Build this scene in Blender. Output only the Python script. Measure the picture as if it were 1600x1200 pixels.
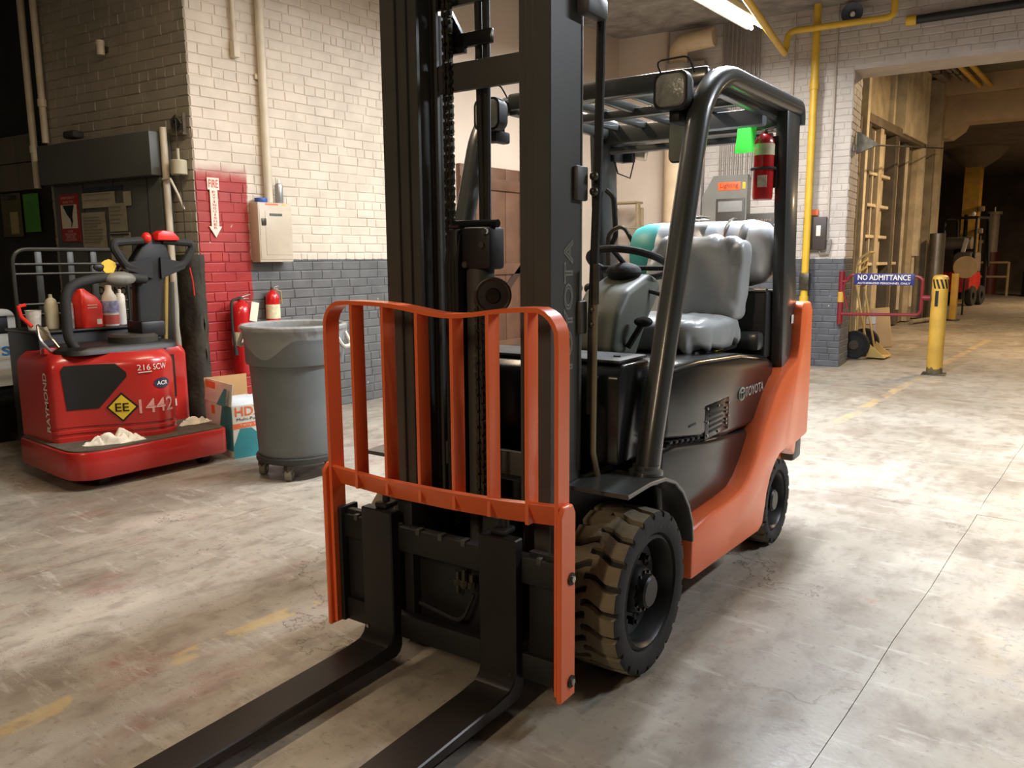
import bpy, bmesh, math, random
from mathutils import Vector, Matrix, noise
random.seed(7)
PI = math.pi
scene = bpy.context.scene
for o in list(bpy.data.objects): bpy.data.objects.remove(o)
COL = scene.collection

# ------------------------------------------------------------------ camera
YAW, PITCH, ROLL = math.radians(38.0), math.radians(8.91), math.radians(-0.4)
FW = Vector((-math.sin(YAW), math.cos(YAW), 0)); RT = Vector((math.cos(YAW), math.sin(YAW), 0)); UP = Vector((0, 0, 1))
c_f = FW * math.cos(PITCH) - UP * math.sin(PITCH); c_u = FW * math.sin(PITCH) + UP * math.cos(PITCH)
i_r = RT * math.cos(ROLL) + c_u * math.sin(ROLL); i_u = -RT * math.sin(ROLL) + c_u * math.cos(ROLL)
cam_d = bpy.data.cameras.new('camera'); cam = bpy.data.objects.new('camera', cam_d); COL.objects.link(cam)
cam_d.sensor_width = 36.0; cam_d.lens = 36.0 * 1257 / 1600; cam_d.clip_end = 200
mw = Matrix((( i_r.x, i_u.x, -c_f.x, 0), (i_r.y, i_u.y, -c_f.y, 0), (i_r.z, i_u.z, -c_f.z, 1.32), (0, 0, 0, 1)))
cam.matrix_world = mw
scene.camera = cam

# ------------------------------------------------------------------ world, exposure
wd = bpy.data.worlds.new('dim_indoor_air'); scene.world = wd; wd.use_nodes = True
wd.node_tree.nodes['Background'].inputs[0].default_value = (0.9, 0.85, 0.75, 1)
wd.node_tree.nodes['Background'].inputs[1].default_value = 0.05
vs = scene.view_settings
vs.view_transform = 'Standard'; vs.look = 'None'; vs.gamma = 1.0; vs.use_curve_mapping = False
vs.exposure = 0.0

# lamps of the room, rear and hall added as fill: power in watts of each ceiling strip light, used in its builder below
LAMP_POWER = dict(back=130.0, left=75.0, over=380.0, right=210.0, rear=165.0, far=330.0, hall=420.0)

# ------------------------------------------------------------------ helpers
def lin(c):
    return tuple(((x / 12.92) if x <= 0.04045 else ((x + 0.055) / 1.055) ** 2.4) for x in [v / 255.0 for v in c])
MATS = {}
def mat(name, rgb, rough=0.5, metal=0.0, var=0.12, scale=6.0, bump=0.0, bscale=40.0, emit=0.0, alpha=1.0, coat=0.0, spec=0.5):
    if name in MATS: return MATS[name]
    m = bpy.data.materials.new(name); m.use_nodes = True
    nt = m.node_tree; b = nt.nodes['Principled BSDF']
    col = lin(rgb)
    b.inputs['Roughness'].default_value = rough; b.inputs['Metallic'].default_value = metal
    b.inputs['Specular IOR Level'].default_value = spec
    if coat: b.inputs['Coat Weight'].default_value = coat; b.inputs['Coat Roughness'].default_value = 0.12
    tc = nt.nodes.new('ShaderNodeTexCoord'); n = nt.nodes.new('ShaderNodeTexNoise')
    n.inputs['Scale'].default_value = scale; n.inputs['Detail'].default_value = 5
    nt.links.new(tc.outputs['Object'], n.inputs['Vector'])
    r = nt.nodes.new('ShaderNodeValToRGB')
    r.color_ramp.elements[0].position = 0.3; r.color_ramp.elements[1].position = 0.7
    r.color_ramp.elements[0].color = tuple(max(0, c * (1 - var)) for c in col) + (1,)
    r.color_ramp.elements[1].color = tuple(min(1, c * (1 + var)) for c in col) + (1,)
    nt.links.new(n.outputs['Fac'], r.inputs['Fac']); nt.links.new(r.outputs['Color'], b.inputs['Base Color'])
    if bump:
        n2 = nt.nodes.new('ShaderNodeTexNoise'); n2.inputs['Scale'].default_value = bscale; n2.inputs['Detail'].default_value = 4
        nt.links.new(tc.outputs['Object'], n2.inputs['Vector'])
        bp = nt.nodes.new('ShaderNodeBump'); bp.inputs['Strength'].default_value = bump; bp.inputs['Distance'].default_value = 0.01
        nt.links.new(n2.outputs['Fac'], bp.inputs['Height']); nt.links.new(bp.outputs['Normal'], b.inputs['Normal'])
    if emit:
        b.inputs['Emission Color'].default_value = col + (1,); b.inputs['Emission Strength'].default_value = emit
    if alpha < 1: b.inputs['Alpha'].default_value = alpha
    MATS[name] = m
    return m

def sweep_frames(path, closed=False, up=None):
    P = [Vector(p) for p in path]; n = len(P); fr = []
    prev = None
    for i in range(n):
        a = P[(i - 1) % n] if (closed or i > 0) else P[0]
        b = P[(i + 1) % n] if (closed or i < n - 1) else P[-1]
        t = (b - a).normalized()
        if up is not None:
            u = Vector(up); s = t.cross(u)
            if s.length < 1e-5: s = t.orthogonal()
            s.normalize(); v = s.cross(t).normalized()
        else:
            if prev is None: s = t.orthogonal().normalized()
            else:
                s = prev - t * prev.dot(t)
                if s.length < 1e-6: s = t.orthogonal()
                s.normalize()
            v = s.cross(t).normalized(); prev = s
        k = 1.0
        if (closed or 0 < i < n - 1):
            d1 = (P[i] - a); d2 = (b - P[i])
            if d1.length > 1e-6 and d2.length > 1e-6:
                c = max(-1, min(1, d1.normalized().dot(d2.normalized()))); k = min(1.5, 1 / max(0.3, math.cos(math.acos(c) / 2)))
        fr.append((P[i], s, v, k))
    return fr

class MB:
    def __init__(s): s.v = []; s.f = []
    def add(s, vs, fs):
        o = len(s.v); s.v += [tuple(p) for p in vs]; s.f += [[i + o for i in f] for f in fs]; return s
    def box(s, x0, x1, y0, y1, z0, z1, bevel=0.0, seg=2, rot=None):
        bm = bmesh.new(); bmesh.ops.create_cube(bm, size=1)
        cx, cy, cz = (x0 + x1) / 2, (y0 + y1) / 2, (z0 + z1) / 2
        for v in bm.verts: v.co = Vector((v.co.x * abs(x1 - x0), v.co.y * abs(y1 - y0), v.co.z * abs(z1 - z0)))
        if bevel: bmesh.ops.bevel(bm, geom=list(bm.edges) , offset=min(bevel, 0.49 * min(abs(x1 - x0), abs(y1 - y0), abs(z1 - z0))), segments=seg, affect='EDGES', profile=0.5)
        R = rot if rot is not None else Matrix.Identity(3)
        bm.verts.index_update()
        s.add([R @ v.co + Vector((cx, cy, cz)) for v in bm.verts], [[v.index for v in f.verts] for f in bm.faces]); bm.free(); return s
    def cyl(s, p0, p1, r0, r1=None, n=16, cap=True):
        return s.tube([p0, p1], r0, n, r_end=r1, cap=cap)
    def tube(s, path, r, n=8, closed=False, r_end=None, cap=True):
        fr = sweep_frames(path, closed); m = len(fr); vs = []; fs = []
        for i, (p, a, b, k) in enumerate(fr):
            rr = r if r_end is None else r + (r_end - r) * i / (m - 1)
            if callable(r): rr = r(i / (m - 1))
            for j in range(n):
                t = 2 * PI * j / n; vs.append(p + a * math.cos(t) * rr + b * math.sin(t) * rr)
        for i in range(m if closed else m - 1):
            for j in range(n):
                i2 = (i + 1) % m; fs.append([i * n + j, i * n + (j + 1) % n, i2 * n + (j + 1) % n, i2 * n + j])
        if cap and not closed: fs.append(list(range(n))[::-1]); fs.append([(m - 1) * n + j for j in range(n)])
        return s.add(vs, fs)
    def sweep(s, path, prof, up=(0, 0, 1), closed=False):
        fr = sweep_frames(path, closed, up); m = len(fr); n = len(prof); vs = []; fs = []
        for p, a, b, k in fr:
            for (u, w) in prof: vs.append(p + a * u * k + b * w)
        for i in range(m if closed else m - 1):
            for j in range(n):
                i2 = (i + 1) % m; fs.append([i * n + j, i * n + (j + 1) % n, i2 * n + (j + 1) % n, i2 * n + j])
        if not closed: fs.append(list(range(n))[::-1]); fs.append([(m - 1) * n + j for j in range(n)])
        return s.add(vs, fs)
    def lathe(s, prof, org=(0, 0, 0), axis=(0, 0, 1), n=24, closed=False):
        A = Vector(axis).normalized(); U = A.orthogonal().normalized(); W = A.cross(U); O = Vector(org); vs = []; fs = []; m = len(prof)
        for (r, h) in prof:
            for j in range(n):
                t = 2 * PI * j / n; vs.append(O + A * h + (U * math.cos(t) + W * math.sin(t)) * max(r, 1e-4))
        for i in range(m if closed else m - 1):
            for j in range(n):
                i2 = (i + 1) % m; fs.append([i * n + j, i * n + (j + 1) % n, i2 * n + (j + 1) % n, i2 * n + j])
        if not closed:
            if prof[0][0] > 1e-3: fs.append(list(range(n))[::-1])
            if prof[-1][0] > 1e-3: fs.append([(m - 1) * n + j for j in range(n)])
        return s.add(vs, fs)
    def prism(s, poly, t0, t1, plane='xz'):
        f = {'xz': lambda u, w, t: (u, t, w), 'yz': lambda u, w, t: (t, u, w), 'xy': lambda u, w, t: (u, w, t)}[plane]
        n = len(poly); vs = [f(u, w, t0) for u, w in poly] + [f(u, w, t1) for u, w in poly]
        fs = [list(range(n)), list(range(n, 2 * n))[::-1]] + [[j, (j + 1) % n, n + (j + 1) % n, n + j] for j in range(n)]
        return s.add(vs, fs)
    def loft(s, rings, cap=True, closed=True):
        n = len(rings[0]); vs = [p for r in rings for p in r]; fs = []
        for i in range(len(rings) - 1):
            for j in range(n if closed else n - 1):
                fs.append([i * n + j, i * n + (j + 1) % n, (i + 1) * n + (j + 1) % n, (i + 1) * n + j])
        if cap: fs.append(list(range(n))[::-1]); fs.append([(len(rings) - 1) * n + j for j in range(n)])
        return s.add(vs, fs)
    def grid(s, fn, nu, nv):
        vs = [fn(i / nu, j / nv) for j in range(nv + 1) for i in range(nu + 1)]
        fs = [[j * (nu + 1) + i, j * (nu + 1) + i + 1, (j + 1) * (nu + 1) + i + 1, (j + 1) * (nu + 1) + i] for j in range(nv) for i in range(nu)]
        return s.add(vs, fs)
    def sphere(s, c, r, n=12, m=8, sc=(1, 1, 1)):
        prof = [(r * math.sin(PI * i / m), -r * math.cos(PI * i / m)) for i in range(m + 1)]
        t = MB(); t.lathe(prof, n=n); return s.add([(c[0] + p[0] * sc[0], c[1] + p[1] * sc[1], c[2] + p[2] * sc[2]) for p in t.v], t.f)
    def xf(s, M):
        s.v = [tuple(M @ Vector(p)) for p in s.v]; return s
    def build(s, name, material, parent=None, smooth=35, recalc=True):
        me = bpy.data.meshes.new(name); vs = s.v
        loc = Vector((0, 0, 0))
        if parent is None:
            xs = [p[0] for p in vs]; ys = [p[1] for p in vs]; zs = [p[2] for p in vs]
            loc = Vector(((min(xs) + max(xs)) / 2, (min(ys) + max(ys)) / 2, min(zs))); vs = [(p[0] - loc.x, p[1] - loc.y, p[2] - loc.z) for p in vs]
        me.from_pydata(vs, [], s.f)
        if recalc:
            bm = bmesh.new(); bm.from_mesh(me); bmesh.ops.recalc_face_normals(bm, faces=bm.faces); bm.to_mesh(me); bm.free()
        if smooth:
            me.polygons.foreach_set('use_smooth', [True] * len(me.polygons)); me.set_sharp_from_angle(angle=math.radians(smooth))
        me.update(); o = bpy.data.objects.new(name, me); COL.objects.link(o); o.location = loc
        me.materials.append(material)
        if parent is not None: o.parent = parent
        return o

def tag(o, label, cat, group=None):
    o['label'] = label; o['category'] = cat
    if group: o['group'] = group
    return o
def thing(name, label, cat, loc=(0, 0, 0), rotz=0.0, group=None):
    o = bpy.data.objects.new(name, None); COL.objects.link(o); o.empty_display_size = 0.1
    o.location = loc; o.rotation_euler = (0, 0, rotz)
    return tag(o, label, cat, group)
def struct(o): o['kind'] = 'structure'; return o
def stuff(o): o['kind'] = 'stuff'; return o
def copy_tree(o, parent=None):
    c = o.copy(); COL.objects.link(c); c.parent = parent
    for ch in list(o.children): copy_tree(ch, c)
    return c

_txt = {}
def text2d(s, size=1.0, outline=0.0, bold=0.0):
    """flat letters as (verts2d, faces), left-bottom at the origin, cap height about 0.7*size"""
    cu = bpy.data.curves.new('t', 'FONT'); cu.body = s; cu.size = size; cu.resolution_u = 3
    if outline:
        cu.fill_mode = 'NONE'; cu.bevel_depth = outline; cu.bevel_resolution = 0
    if bold: cu.offset = bold
    ob = bpy.data.objects.new('t', cu); COL.objects.link(ob)
    dg = bpy.context.evaluated_depsgraph_get(); me = bpy.data.meshes.new_from_object(ob.evaluated_get(dg))
    v = [tuple(p.co) for p in me.vertices]; f = [list(p.vertices) for p in me.polygons]
    bpy.data.objects.remove(ob); bpy.data.curves.remove(cu); bpy.data.meshes.remove(me)
    if v:
        x0 = min(p[0] for p in v); y0 = min(p[1] for p in v); v = [(p[0] - x0, p[1] - y0, p[2]) for p in v]
    return v, f
def text_on(s, w, h, fn, outline=0.0, bold=0.0):
    """letters stretched to w by h, placed by fn(u, v)"""
    v, f = text2d(s, 1.0, outline / max(h, 1e-3) if outline else 0, bold)
    W = max(p[0] for p in v); Hh = max(p[1] for p in v)
    return MB().add([fn(p[0] / W * w, p[1] / Hh * h) for p in v], f)
def wall_text(s, w, h, x, y, z, **k):
    """lettering in a wall frame: x right, y into the wall, z up; (x,z) = lower left corner"""
    return text_on(s, w, h, lambda u, v: (x + u, y, z + v), **k)

def arc(c, r, a0, a1, n, plane='yz', t=0.0):
    out = []
    for i in range(n + 1):
        a = math.radians(a0 + (a1 - a0) * i / n); u = c[0] + r * math.cos(a); w = c[1] + r * math.sin(a)
        out.append({'yz': (t, u, w), 'xz': (u, t, w), 'xy': (u, w, t)}[plane])
    return out
def round_path(pts, r, n=4):
    """3D polyline with rounded corners"""
    P = [Vector(p) for p in pts]; out = [P[0]]
    for i in range(1, len(P) - 1):
        a = (P[i - 1] - P[i]); b = (P[i + 1] - P[i]); rr = min(r, a.length * .49, b.length * .49)
        p0 = P[i] + a.normalized() * rr; p1 = P[i] + b.normalized() * rr
        for k in range(n + 1):
            t = k / n; out.append(p0 * (1 - t) ** 2 + P[i] * 2 * t * (1 - t) + p1 * t * t)
    out.append(P[-1]); return out
def rrect(w, h, r, n=4, cx=0, cy=0):
    out = []
    for (sx, sy, a) in ((1, 1, 0), (-1, 1, 90), (-1, -1, 180), (1, -1, 270)):
        for k in range(n + 1):
            t = math.radians(a + 90 * k / n); out.append((cx + sx * (w / 2 - r) + r * math.cos(t), cy + sy * (h / 2 - r) + r * math.sin(t)))
    return out
RECT = lambda w, h: [(-w / 2, -h / 2), (w / 2, -h / 2), (w / 2, h / 2), (-w / 2, h / 2)]

# frames of the right hand wall and of the left hand wall's end
R6 = math.radians(6.0)
RO = Vector((-2.869, 9.926, 0)); RU = Vector((math.cos(R6), math.sin(R6), 0)); RN = Vector((-math.sin(R6), math.cos(R6), 0))
def rw(u, off=0.0, z=0.0): return RO + RU * u + RN * off + UP * z
DC = Vector((-5.69, 3.432, 0))
def df(u, off=0.0, z=0.0): return DC + RU * u + RN * off + UP * z
LX = -5.69
def placed(mb, name, material, loc, rotz, smooth=35):
    o = mb.build(name, material, None, smooth); o.data.transform(Matrix.Translation(o.location)); o.location = loc; o.rotation_euler = (0, 0, rotz); return o

# ------------------------------------------------------------------ surface materials
def nodes_mat(name):
    m = bpy.data.materials.new(name); m.use_nodes = True; return m, m.node_tree, m.node_tree.nodes['Principled BSDF']
class NG:
    """tiny node-graph helper"""
    def __init__(s, nt):
        s.nt = nt; s.pos = nt.nodes.new('ShaderNodeNewGeometry').outputs['Position']
        sp = nt.nodes.new('ShaderNodeSeparateXYZ'); nt.links.new(s.pos, sp.inputs[0]); s.x, s.y, s.z = sp.outputs
    def noise(s, scale, detail=4, vec=None, stretch=None, rough=0.55, off=0.0):
        n = s.nt.nodes.new('ShaderNodeTexNoise'); n.inputs['Scale'].default_value = scale; n.inputs['Detail'].default_value = detail; n.inputs['Roughness'].default_value = rough
        src = vec or s.pos
        mp = s.nt.nodes.new('ShaderNodeMapping'); s.nt.links.new(src, mp.inputs[0])
        if stretch: mp.inputs['Scale'].default_value = stretch
        mp.inputs['Location'].default_value = (off, off * 1.7, off * .6)
        s.nt.links.new(mp.outputs[0], n.inputs['Vector']); return n.outputs['Fac']
    def m(s, op, a, b=None, c=None, clamp=False):
        n = s.nt.nodes.new('ShaderNodeMath'); n.operation = op; n.use_clamp = clamp
        for i, q in enumerate((a, b, c)):
            if q is None: continue
            if isinstance(q, (int, float)): n.inputs[i].default_value = q
            else: s.nt.links.new(q, n.inputs[i])
        return n.outputs[0]
    def step(s, v, a, b):
        n = s.nt.nodes.new('ShaderNodeMapRange'); n.interpolation_type = 'SMOOTHSTEP'; s.nt.links.new(v, n.inputs[0])
        n.inputs[1].default_value = a; n.inputs[2].default_value = b; return n.outputs[0]
    def mix(s, f, a, b):
        n = s.nt.nodes.new('ShaderNodeMix'); n.data_type = 'RGBA'
        if isinstance(f, (int, float)): n.inputs[0].default_value = f
        else: s.nt.links.new(f, n.inputs[0])
        for i, q in ((6, a), (7, b)):
            if isinstance(q, tuple): n.inputs[i].default_value = q + (1,)
            else: s.nt.links.new(q, n.inputs[i])
        return n.outputs[2]
    def bump(s, h, st, dist=0.01):
        b = s.nt.nodes.new('ShaderNodeBump'); b.inputs['Strength'].default_value = st; b.inputs['Distance'].default_value = dist
        s.nt.links.new(h, b.inputs['Height']); return b.outputs['Normal']

def floor_material():
    m, nt, b = nodes_mat('worn_concrete_floor'); g = NG(nt)
    big = g.noise(0.55, 5); mid = g.noise(2.2, 6, off=3.1); fine = g.noise(14, 6, off=9.0, stretch=(1, .55, 1)); smear = g.noise(1.3, 5, stretch=(2.4, .55, 1), off=5.5)
    col = g.mix(g.step(big, .3, .7), lin((138, 131, 117)), lin((171, 165, 153)))
    col = g.mix(g.m('MULTIPLY', g.step(mid, .48, .66), .6), col, lin((112, 99, 84)))
    col = g.mix(g.m('MULTIPLY', g.step(smear, .55, .75), .5), col, lin((196, 188, 172)))
    col = g.mix(g.m('MULTIPLY', g.step(fine, .45, .7), .42), col, lin((98, 87, 74)))
    # old red paint that has worn into the slab, mostly between the two yellow lines
    red = g.noise(1.7, 7, off=21.0, stretch=(1.6, .8, 1), rough=.7)
    zone = g.m('MULTIPLY', g.step(g.x, -6.0, -3.2), g.m('SUBTRACT', 1.0, g.step(g.x, -2.9, -1.2)))
    col = g.mix(g.m('MULTIPLY', g.m('MULTIPLY', g.step(red, .53, .72), zone), .55), col, lin((140, 62, 52)))
    red2 = g.noise(2.8, 6, off=31.0, rough=.75)
    col = g.mix(g.m('MULTIPLY', g.step(red2, .64, .74), .4), col, lin((150, 70, 60)))
    # hairline cracks, grit and scuffs
    gr = g.noise(42, 3, off=51.0); col = g.mix(g.m('MULTIPLY', g.step(gr, .58, .72), .35), col, lin((84, 74, 62)))
    sc1 = g.noise(9, 7, off=61.0, stretch=(.35, 1.6, 1), rough=.7); col = g.mix(g.m('MULTIPLY', g.step(sc1, .56, .66), .4), col, lin((190, 185, 174)))
    ck = g.noise(.9, 9, off=71.0, rough=.6); ckf = g.m('MULTIPLY', g.m('SUBTRACT', 1.0, g.step(g.m('ABSOLUTE', g.m('SUBTRACT', ck, .5)), .0005, .0028)), g.step(g.noise(.7, 2, off=81.0), .50, .58))
    col = g.mix(g.m('MULTIPLY', ckf, .75), col, lin((62, 52, 42)))
    # worn yellow lines
    def line(x0, w, y0, y1, wear, amt):
        d = g.m('ABSOLUTE', g.m('SUBTRACT', g.m('ADD', g.x, g.m('MULTIPLY', g.m('SUBTRACT', g.noise(3.0, 4, off=x0 * 7), .5), .06)), x0))
        f = g.m('SUBTRACT', 1.0, g.step(d, w * .4, w * .62))
        f = g.m('MULTIPLY', f, g.m('MULTIPLY', g.step(g.y, y0 - .1, y0 + .1), g.m('SUBTRACT', 1.0, g.step(g.y, y1 - .1, y1 + .1))))
        return g.m('MULTIPLY', g.m('MULTIPLY', f, g.step(g.noise(4.5, 6, off=x0 * 3, rough=.7), wear, wear + .1)), amt)
    col = g.mix(line(-2.45, .075, -6, 3.2, .48, .5), col, lin((200, 172, 104)))
    col = g.mix(line(-1.84, .085, 6.6, 14.5, .44, .5), col, lin((204, 172, 112)))
    nt.links.new(col, b.inputs['Base Color'])
    rg = g.m('ADD', .34, g.m('MULTIPLY', g.step(mid, .3, .75), .26)); nt.links.new(rg, b.inputs['Roughness'])
    h = g.m('ADD', g.m('MULTIPLY', fine, .6), g.m('MULTIPLY', g.noise(60, 3, off=2.2), .4))
    crack = g.noise(1.1, 9, off=41.0, rough=.62); cr = g.m('ABSOLUTE', g.m('SUBTRACT', crack, .5)); h = g.m('ADD', h, g.step(cr, 0.0, .006))
    nt.links.new(g.bump(h, .32, .006), b.inputs['Normal']); return m

def painted_brick(name, upper, lower, zline, red=False):
    m, nt, b = nodes_mat(name); g = NG(nt)
    n1 = g.noise(5, 5); n2 = g.noise(30, 5, off=4.0)
    col = g.mix(g.step(n1, .3, .7), lin(upper), lin(tuple(min(255, c * .93) for c in upper)))
    ze = g.m('ADD', g.z, g.m('MULTIPLY', g.m('SUBTRACT', n2, .5), .02))
    if lower: col = g.mix(g.m('SUBTRACT', 1.0, g.step(ze, zline - .004, zline + .004)), col, g.mix(g.step(n1, .3, .7), lin(lower), lin(tuple(c * .85 for c in lower))))
    if red:
        e = g.m('ADD', g.y, g.m('MULTIPLY', g.m('SUBTRACT', g.noise(9, 4, off=7.), .5), .05))
        top = g.m('ADD', g.z, g.m('MULTIPLY', g.m('SUBTRACT', g.noise(6, 3, off=8.), .5), .10))
        f = g.m('MULTIPLY', g.m('SUBTRACT', 1.0, g.step(e, 3.865, 3.885)), g.m('SUBTRACT', 1.0, g.step(top, 1.93, 2.06)))
        col = g.mix(g.m('MULTIPLY', f, .96), col, g.mix(g.step(n1, .3, .7), lin((150, 30, 28)), lin((168, 40, 36))))
    # chips that show the old paint
    chip = g.step(g.noise(26, 2, off=13.0, stretch=(1, 1, .6)), .74, .77)
    col = g.mix(g.m('MULTIPLY', chip, .8), col, lin((200, 196, 186)) if lower or red else lin((150, 140, 124)))
    dark = g.step(g.noise(3.3, 2, off=17.0), .78, .8); col = g.mix(g.m('MULTIPLY', dark, .7), col, lin((90, 78, 66)))
    nt.links.new(col, b.inputs['Base Color']); b.inputs['Roughness'].default_value = .5
    nt.links.new(g.bump(n2, .25, .004), b.inputs['Normal']); return m

M_floor = floor_material()
M_brickL = painted_brick('painted_brick_white_grey_red', (216, 203, 184), (104, 105, 104), 1.32, True)
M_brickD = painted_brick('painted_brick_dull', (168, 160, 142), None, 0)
M_brickR = painted_brick('painted_brick_white_grey', (196, 188, 178), (88, 91, 95), 1.285)
M_plaster = mat('cream_plaster', (206, 190, 172), .7, var=.05, scale=1.5, bump=.1, bscale=25)
M_ceil = mat('mottled_concrete_ceiling', (142, 136, 128), .85, var=.35, scale=5, bump=.6, bscale=18)
M_dark = mat('alcove_shade_and_dark_parts', (44, 43, 38), .8, var=.25, scale=3, bump=.2)  # alcove's shade put into the colour; also used for dark door parts
M_fardark = mat('dark_brown_far_wall', (86, 76, 66), .85, var=.3, scale=2)  # one dark brown for all far hall walls and ceiling
M_concrete = mat('pale_cast_concrete', (190, 170, 140), .8, var=.16, scale=3, bump=.35, bscale=12)

# ------------------------------------------------------------------ floor, laid in slabs with joints
fl = struct(placed(MB().box(-14, 9, -7, 36, -.20, -.012), 'floor', mat('joint_dirt', (58, 50, 42), .9), (0, 0, 0), 0))
xs = [-14, -9.2, -6.9, -3.62, -.57, 3.2, 9]; ys = [-7, -3.4, .55, 4.6, 8.3, 12.0, 16, 24, 36]
def jag(t, k): return .003 * math.sin(t * 2.3 + k * 1.7) + .003 * math.sin(t * 6.1 + k)
for i in range(len(xs) - 1):
    for j in range(len(ys) - 1):
        x0, x1, y0, y1 = xs[i], xs[i + 1], ys[j], ys[j + 1]; n = 14; P = []
        for k in range(n): y = y0 + (y1 - y0) * k / n; P.append((x1 - .0012 + jag(y, x1), y))
        for k in range(n): x = x1 + (x0 - x1) * k / n; P.append((x, y1 - .0012 + jag(x, y1)))
        for k in range(n): y = y1 + (y0 - y1) * k / n; P.append((x0 + .0012 + jag(y, x0), y))
        for k in range(n): x = x0 + (x1 - x0) * k / n; P.append((x, y0 + .0012 + jag(x, y0)))
        MB().prism(P, -.05, 0, 'xy').build('floor_slab', M_floor, fl, smooth=0)

# ------------------------------------------------------------------ brick walls
BR_H, BR_L = .0765, .212
def brick_mesh(seed, material):
    """a painted brick one unit long and high: flat face, worn chamfered edge, sides back to the joint"""
    rnd = random.Random(seed); vs = []; j = lambda a: rnd.uniform(-a, a)
    c4 = [(-.5, -.5), (.5, -.5), (.5, .5), (-.5, .5)]
    t1, t2 = j(.0011), j(.0011)
    for (x, z) in c4: vs.append((x * (.965 + j(.012)), -.0062 + t1 * x * 2 + t2 * z * 2, z * (.84 + j(.05))))
    for (x, z) in c4: vs.append((x + j(.006), -.0036, z + j(.02)))
    for (x, z) in c4: vs.append((x * 1.01, .004, z * 1.03))
    fs = [[0, 1, 2, 3]] + [[k + 4, (k + 1) % 4 + 4, (k + 1) % 4, k] for k in range(4)] + [[k + 8, (k + 1) % 4 + 8, (k + 1) % 4 + 4, k + 4] for k in range(4)]
    me = bpy.data.meshes.new('brick'); me.from_pydata(vs, [], fs); me.materials.append(material); me.update(); return me
def lay_bricks(wall, u0, u1, z0, z1, material, holes, seen, seed, limit=300):
    rnd = random.Random(seed); meshes = [brick_mesh(seed * 10 + q, material) for q in range(8)]
    vis = []; rest = []
    nz = int((z1 - z0) / BR_H)
    for c in range(nz):
        z = z0 + (c + .5) * BR_H; u = u0 - (BR_L * .5 if c % 2 else 0) - rnd.uniform(0, .03)
        header = (c % 6 == 5)
        while u < u1:
            L = BR_L * (.5 if header else 1) * rnd.uniform(.94, 1.06)
            if rnd.random() < .06: L *= .55
            a, b = max(u, u0), min(u + L, u1); u += L
            if b - a < .03: continue
            q = [(a, b)]
            for (hx0, hx1, hz0, hz1) in holes:
                if hz0 < z < hz1:
                    nq = []
                    for (a2, b2) in q:
                        if b2 <= hx0 or a2 >= hx1: nq.append((a2, b2))
                        else:
                            if a2 < hx0 - .03: nq.append((a2, hx0))
                            if b2 > hx1 + .03: nq.append((hx1, b2))
                    q = nq
            for (a2, b2) in q:
                it = ((a2 + b2) / 2, z + rnd.uniform(-.002, .002), b2 - a2 - .008, BR_H - .008, rnd.uniform(-.006, .006), rnd.randrange(8), rnd.uniform(-.0022, .0016))
                (vis if seen((a2 + b2) / 2, z) else rest).append(it)
    rnd.shuffle(vis)
    if len(vis) > limit: rest += vis[limit:]; vis = vis[:limit]
    for (u, z, L, h, t, k, d) in vis:
        o = bpy.data.objects.new('brick', meshes[k]); COL.objects.link(o); o.parent = wall
        o.location = (u, d, z); o.scale = (L, 1, h); o.rotation_euler = (0, t, 0)
    if rest:
        mb = MB()
        for (u, z, L, h, t, k, d) in rest:
            me = meshes[k]; mb.add([(u + v.co.x * L, d + v.co.y, z + v.co.z * h) for v in me.vertices], [list(p.vertices) for p in me.polygons])
        stuff(mb.build('brickwork', material, wall, smooth=0, recalc=False))

HZ = 4.12
wl = struct(placed(MB().box(0, 6.55, 0, .3, 0, HZ), 'wall_left', M_brickL, (LX, 3.432, 0), PI / 2))
lay_bricks(wl, 0, 2.3, 0, HZ, M_brickL, [], lambda u, z: .35 < z < 3.45 and u < 2.05 and not (z < .9 and u > .55 and u < 1.6), 3)
MB().box(2.3, 6.5, -.018, .01, 0, HZ, .006).build('plaster_panel', M_plaster, wl)
# the brown plank door in the plastered part, seen through the mast
bd = thing('plank_door', 'brown painted plank door in cream plastered wall behind the mast', 'door', (LX + .02, 7.35, 0), PI / 2)
M_brown = mat('brown_painted_wood', (98, 68, 48), .6, var=.2, scale=4)
MB().box(-1.0, 1.0, -.03, 0, 0, 2.28).build('door_leaf', M_brown, bd)
for k in range(8): MB().box(-1.0 + k * .25 + .004, -1.0 + (k + 1) * .25 - .004, -.05, -.03, .0, 2.28, .004).build('plank', M_brown, bd)
for z in (.35, 1.2, 2.1): MB().box(-1.0, 1.0, -.07, -.05, z - .06, z + .06, .004).build('rail', M_brown, bd)
MB().prism([(-.98, .42), (-.86, .42), (.98, 1.98), (.86, 1.98)], -.07, -.05).build('brace', mat('dark_brown_wood', (60, 42, 32), .6), bd)

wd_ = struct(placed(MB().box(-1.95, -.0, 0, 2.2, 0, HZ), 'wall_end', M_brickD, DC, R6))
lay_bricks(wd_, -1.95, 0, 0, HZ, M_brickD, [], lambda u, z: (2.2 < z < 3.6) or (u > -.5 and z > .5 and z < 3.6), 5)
wr = MB().box(-3.3, .07, 0, .55, 0, HZ); wr.box(.07, 7.5, 0, .55, 3.40, HZ)
wr = struct(placed(wr, 'wall_right', M_brickR, RO, R6))
lay_bricks(wr, -2.12, 7.4, 0, HZ, M_brickR, [(.07, 8, 0, 3.41)], lambda u, z: (1.9 < z and u < 1.75) or (u > -.45 and u < 1), 9)
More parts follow.
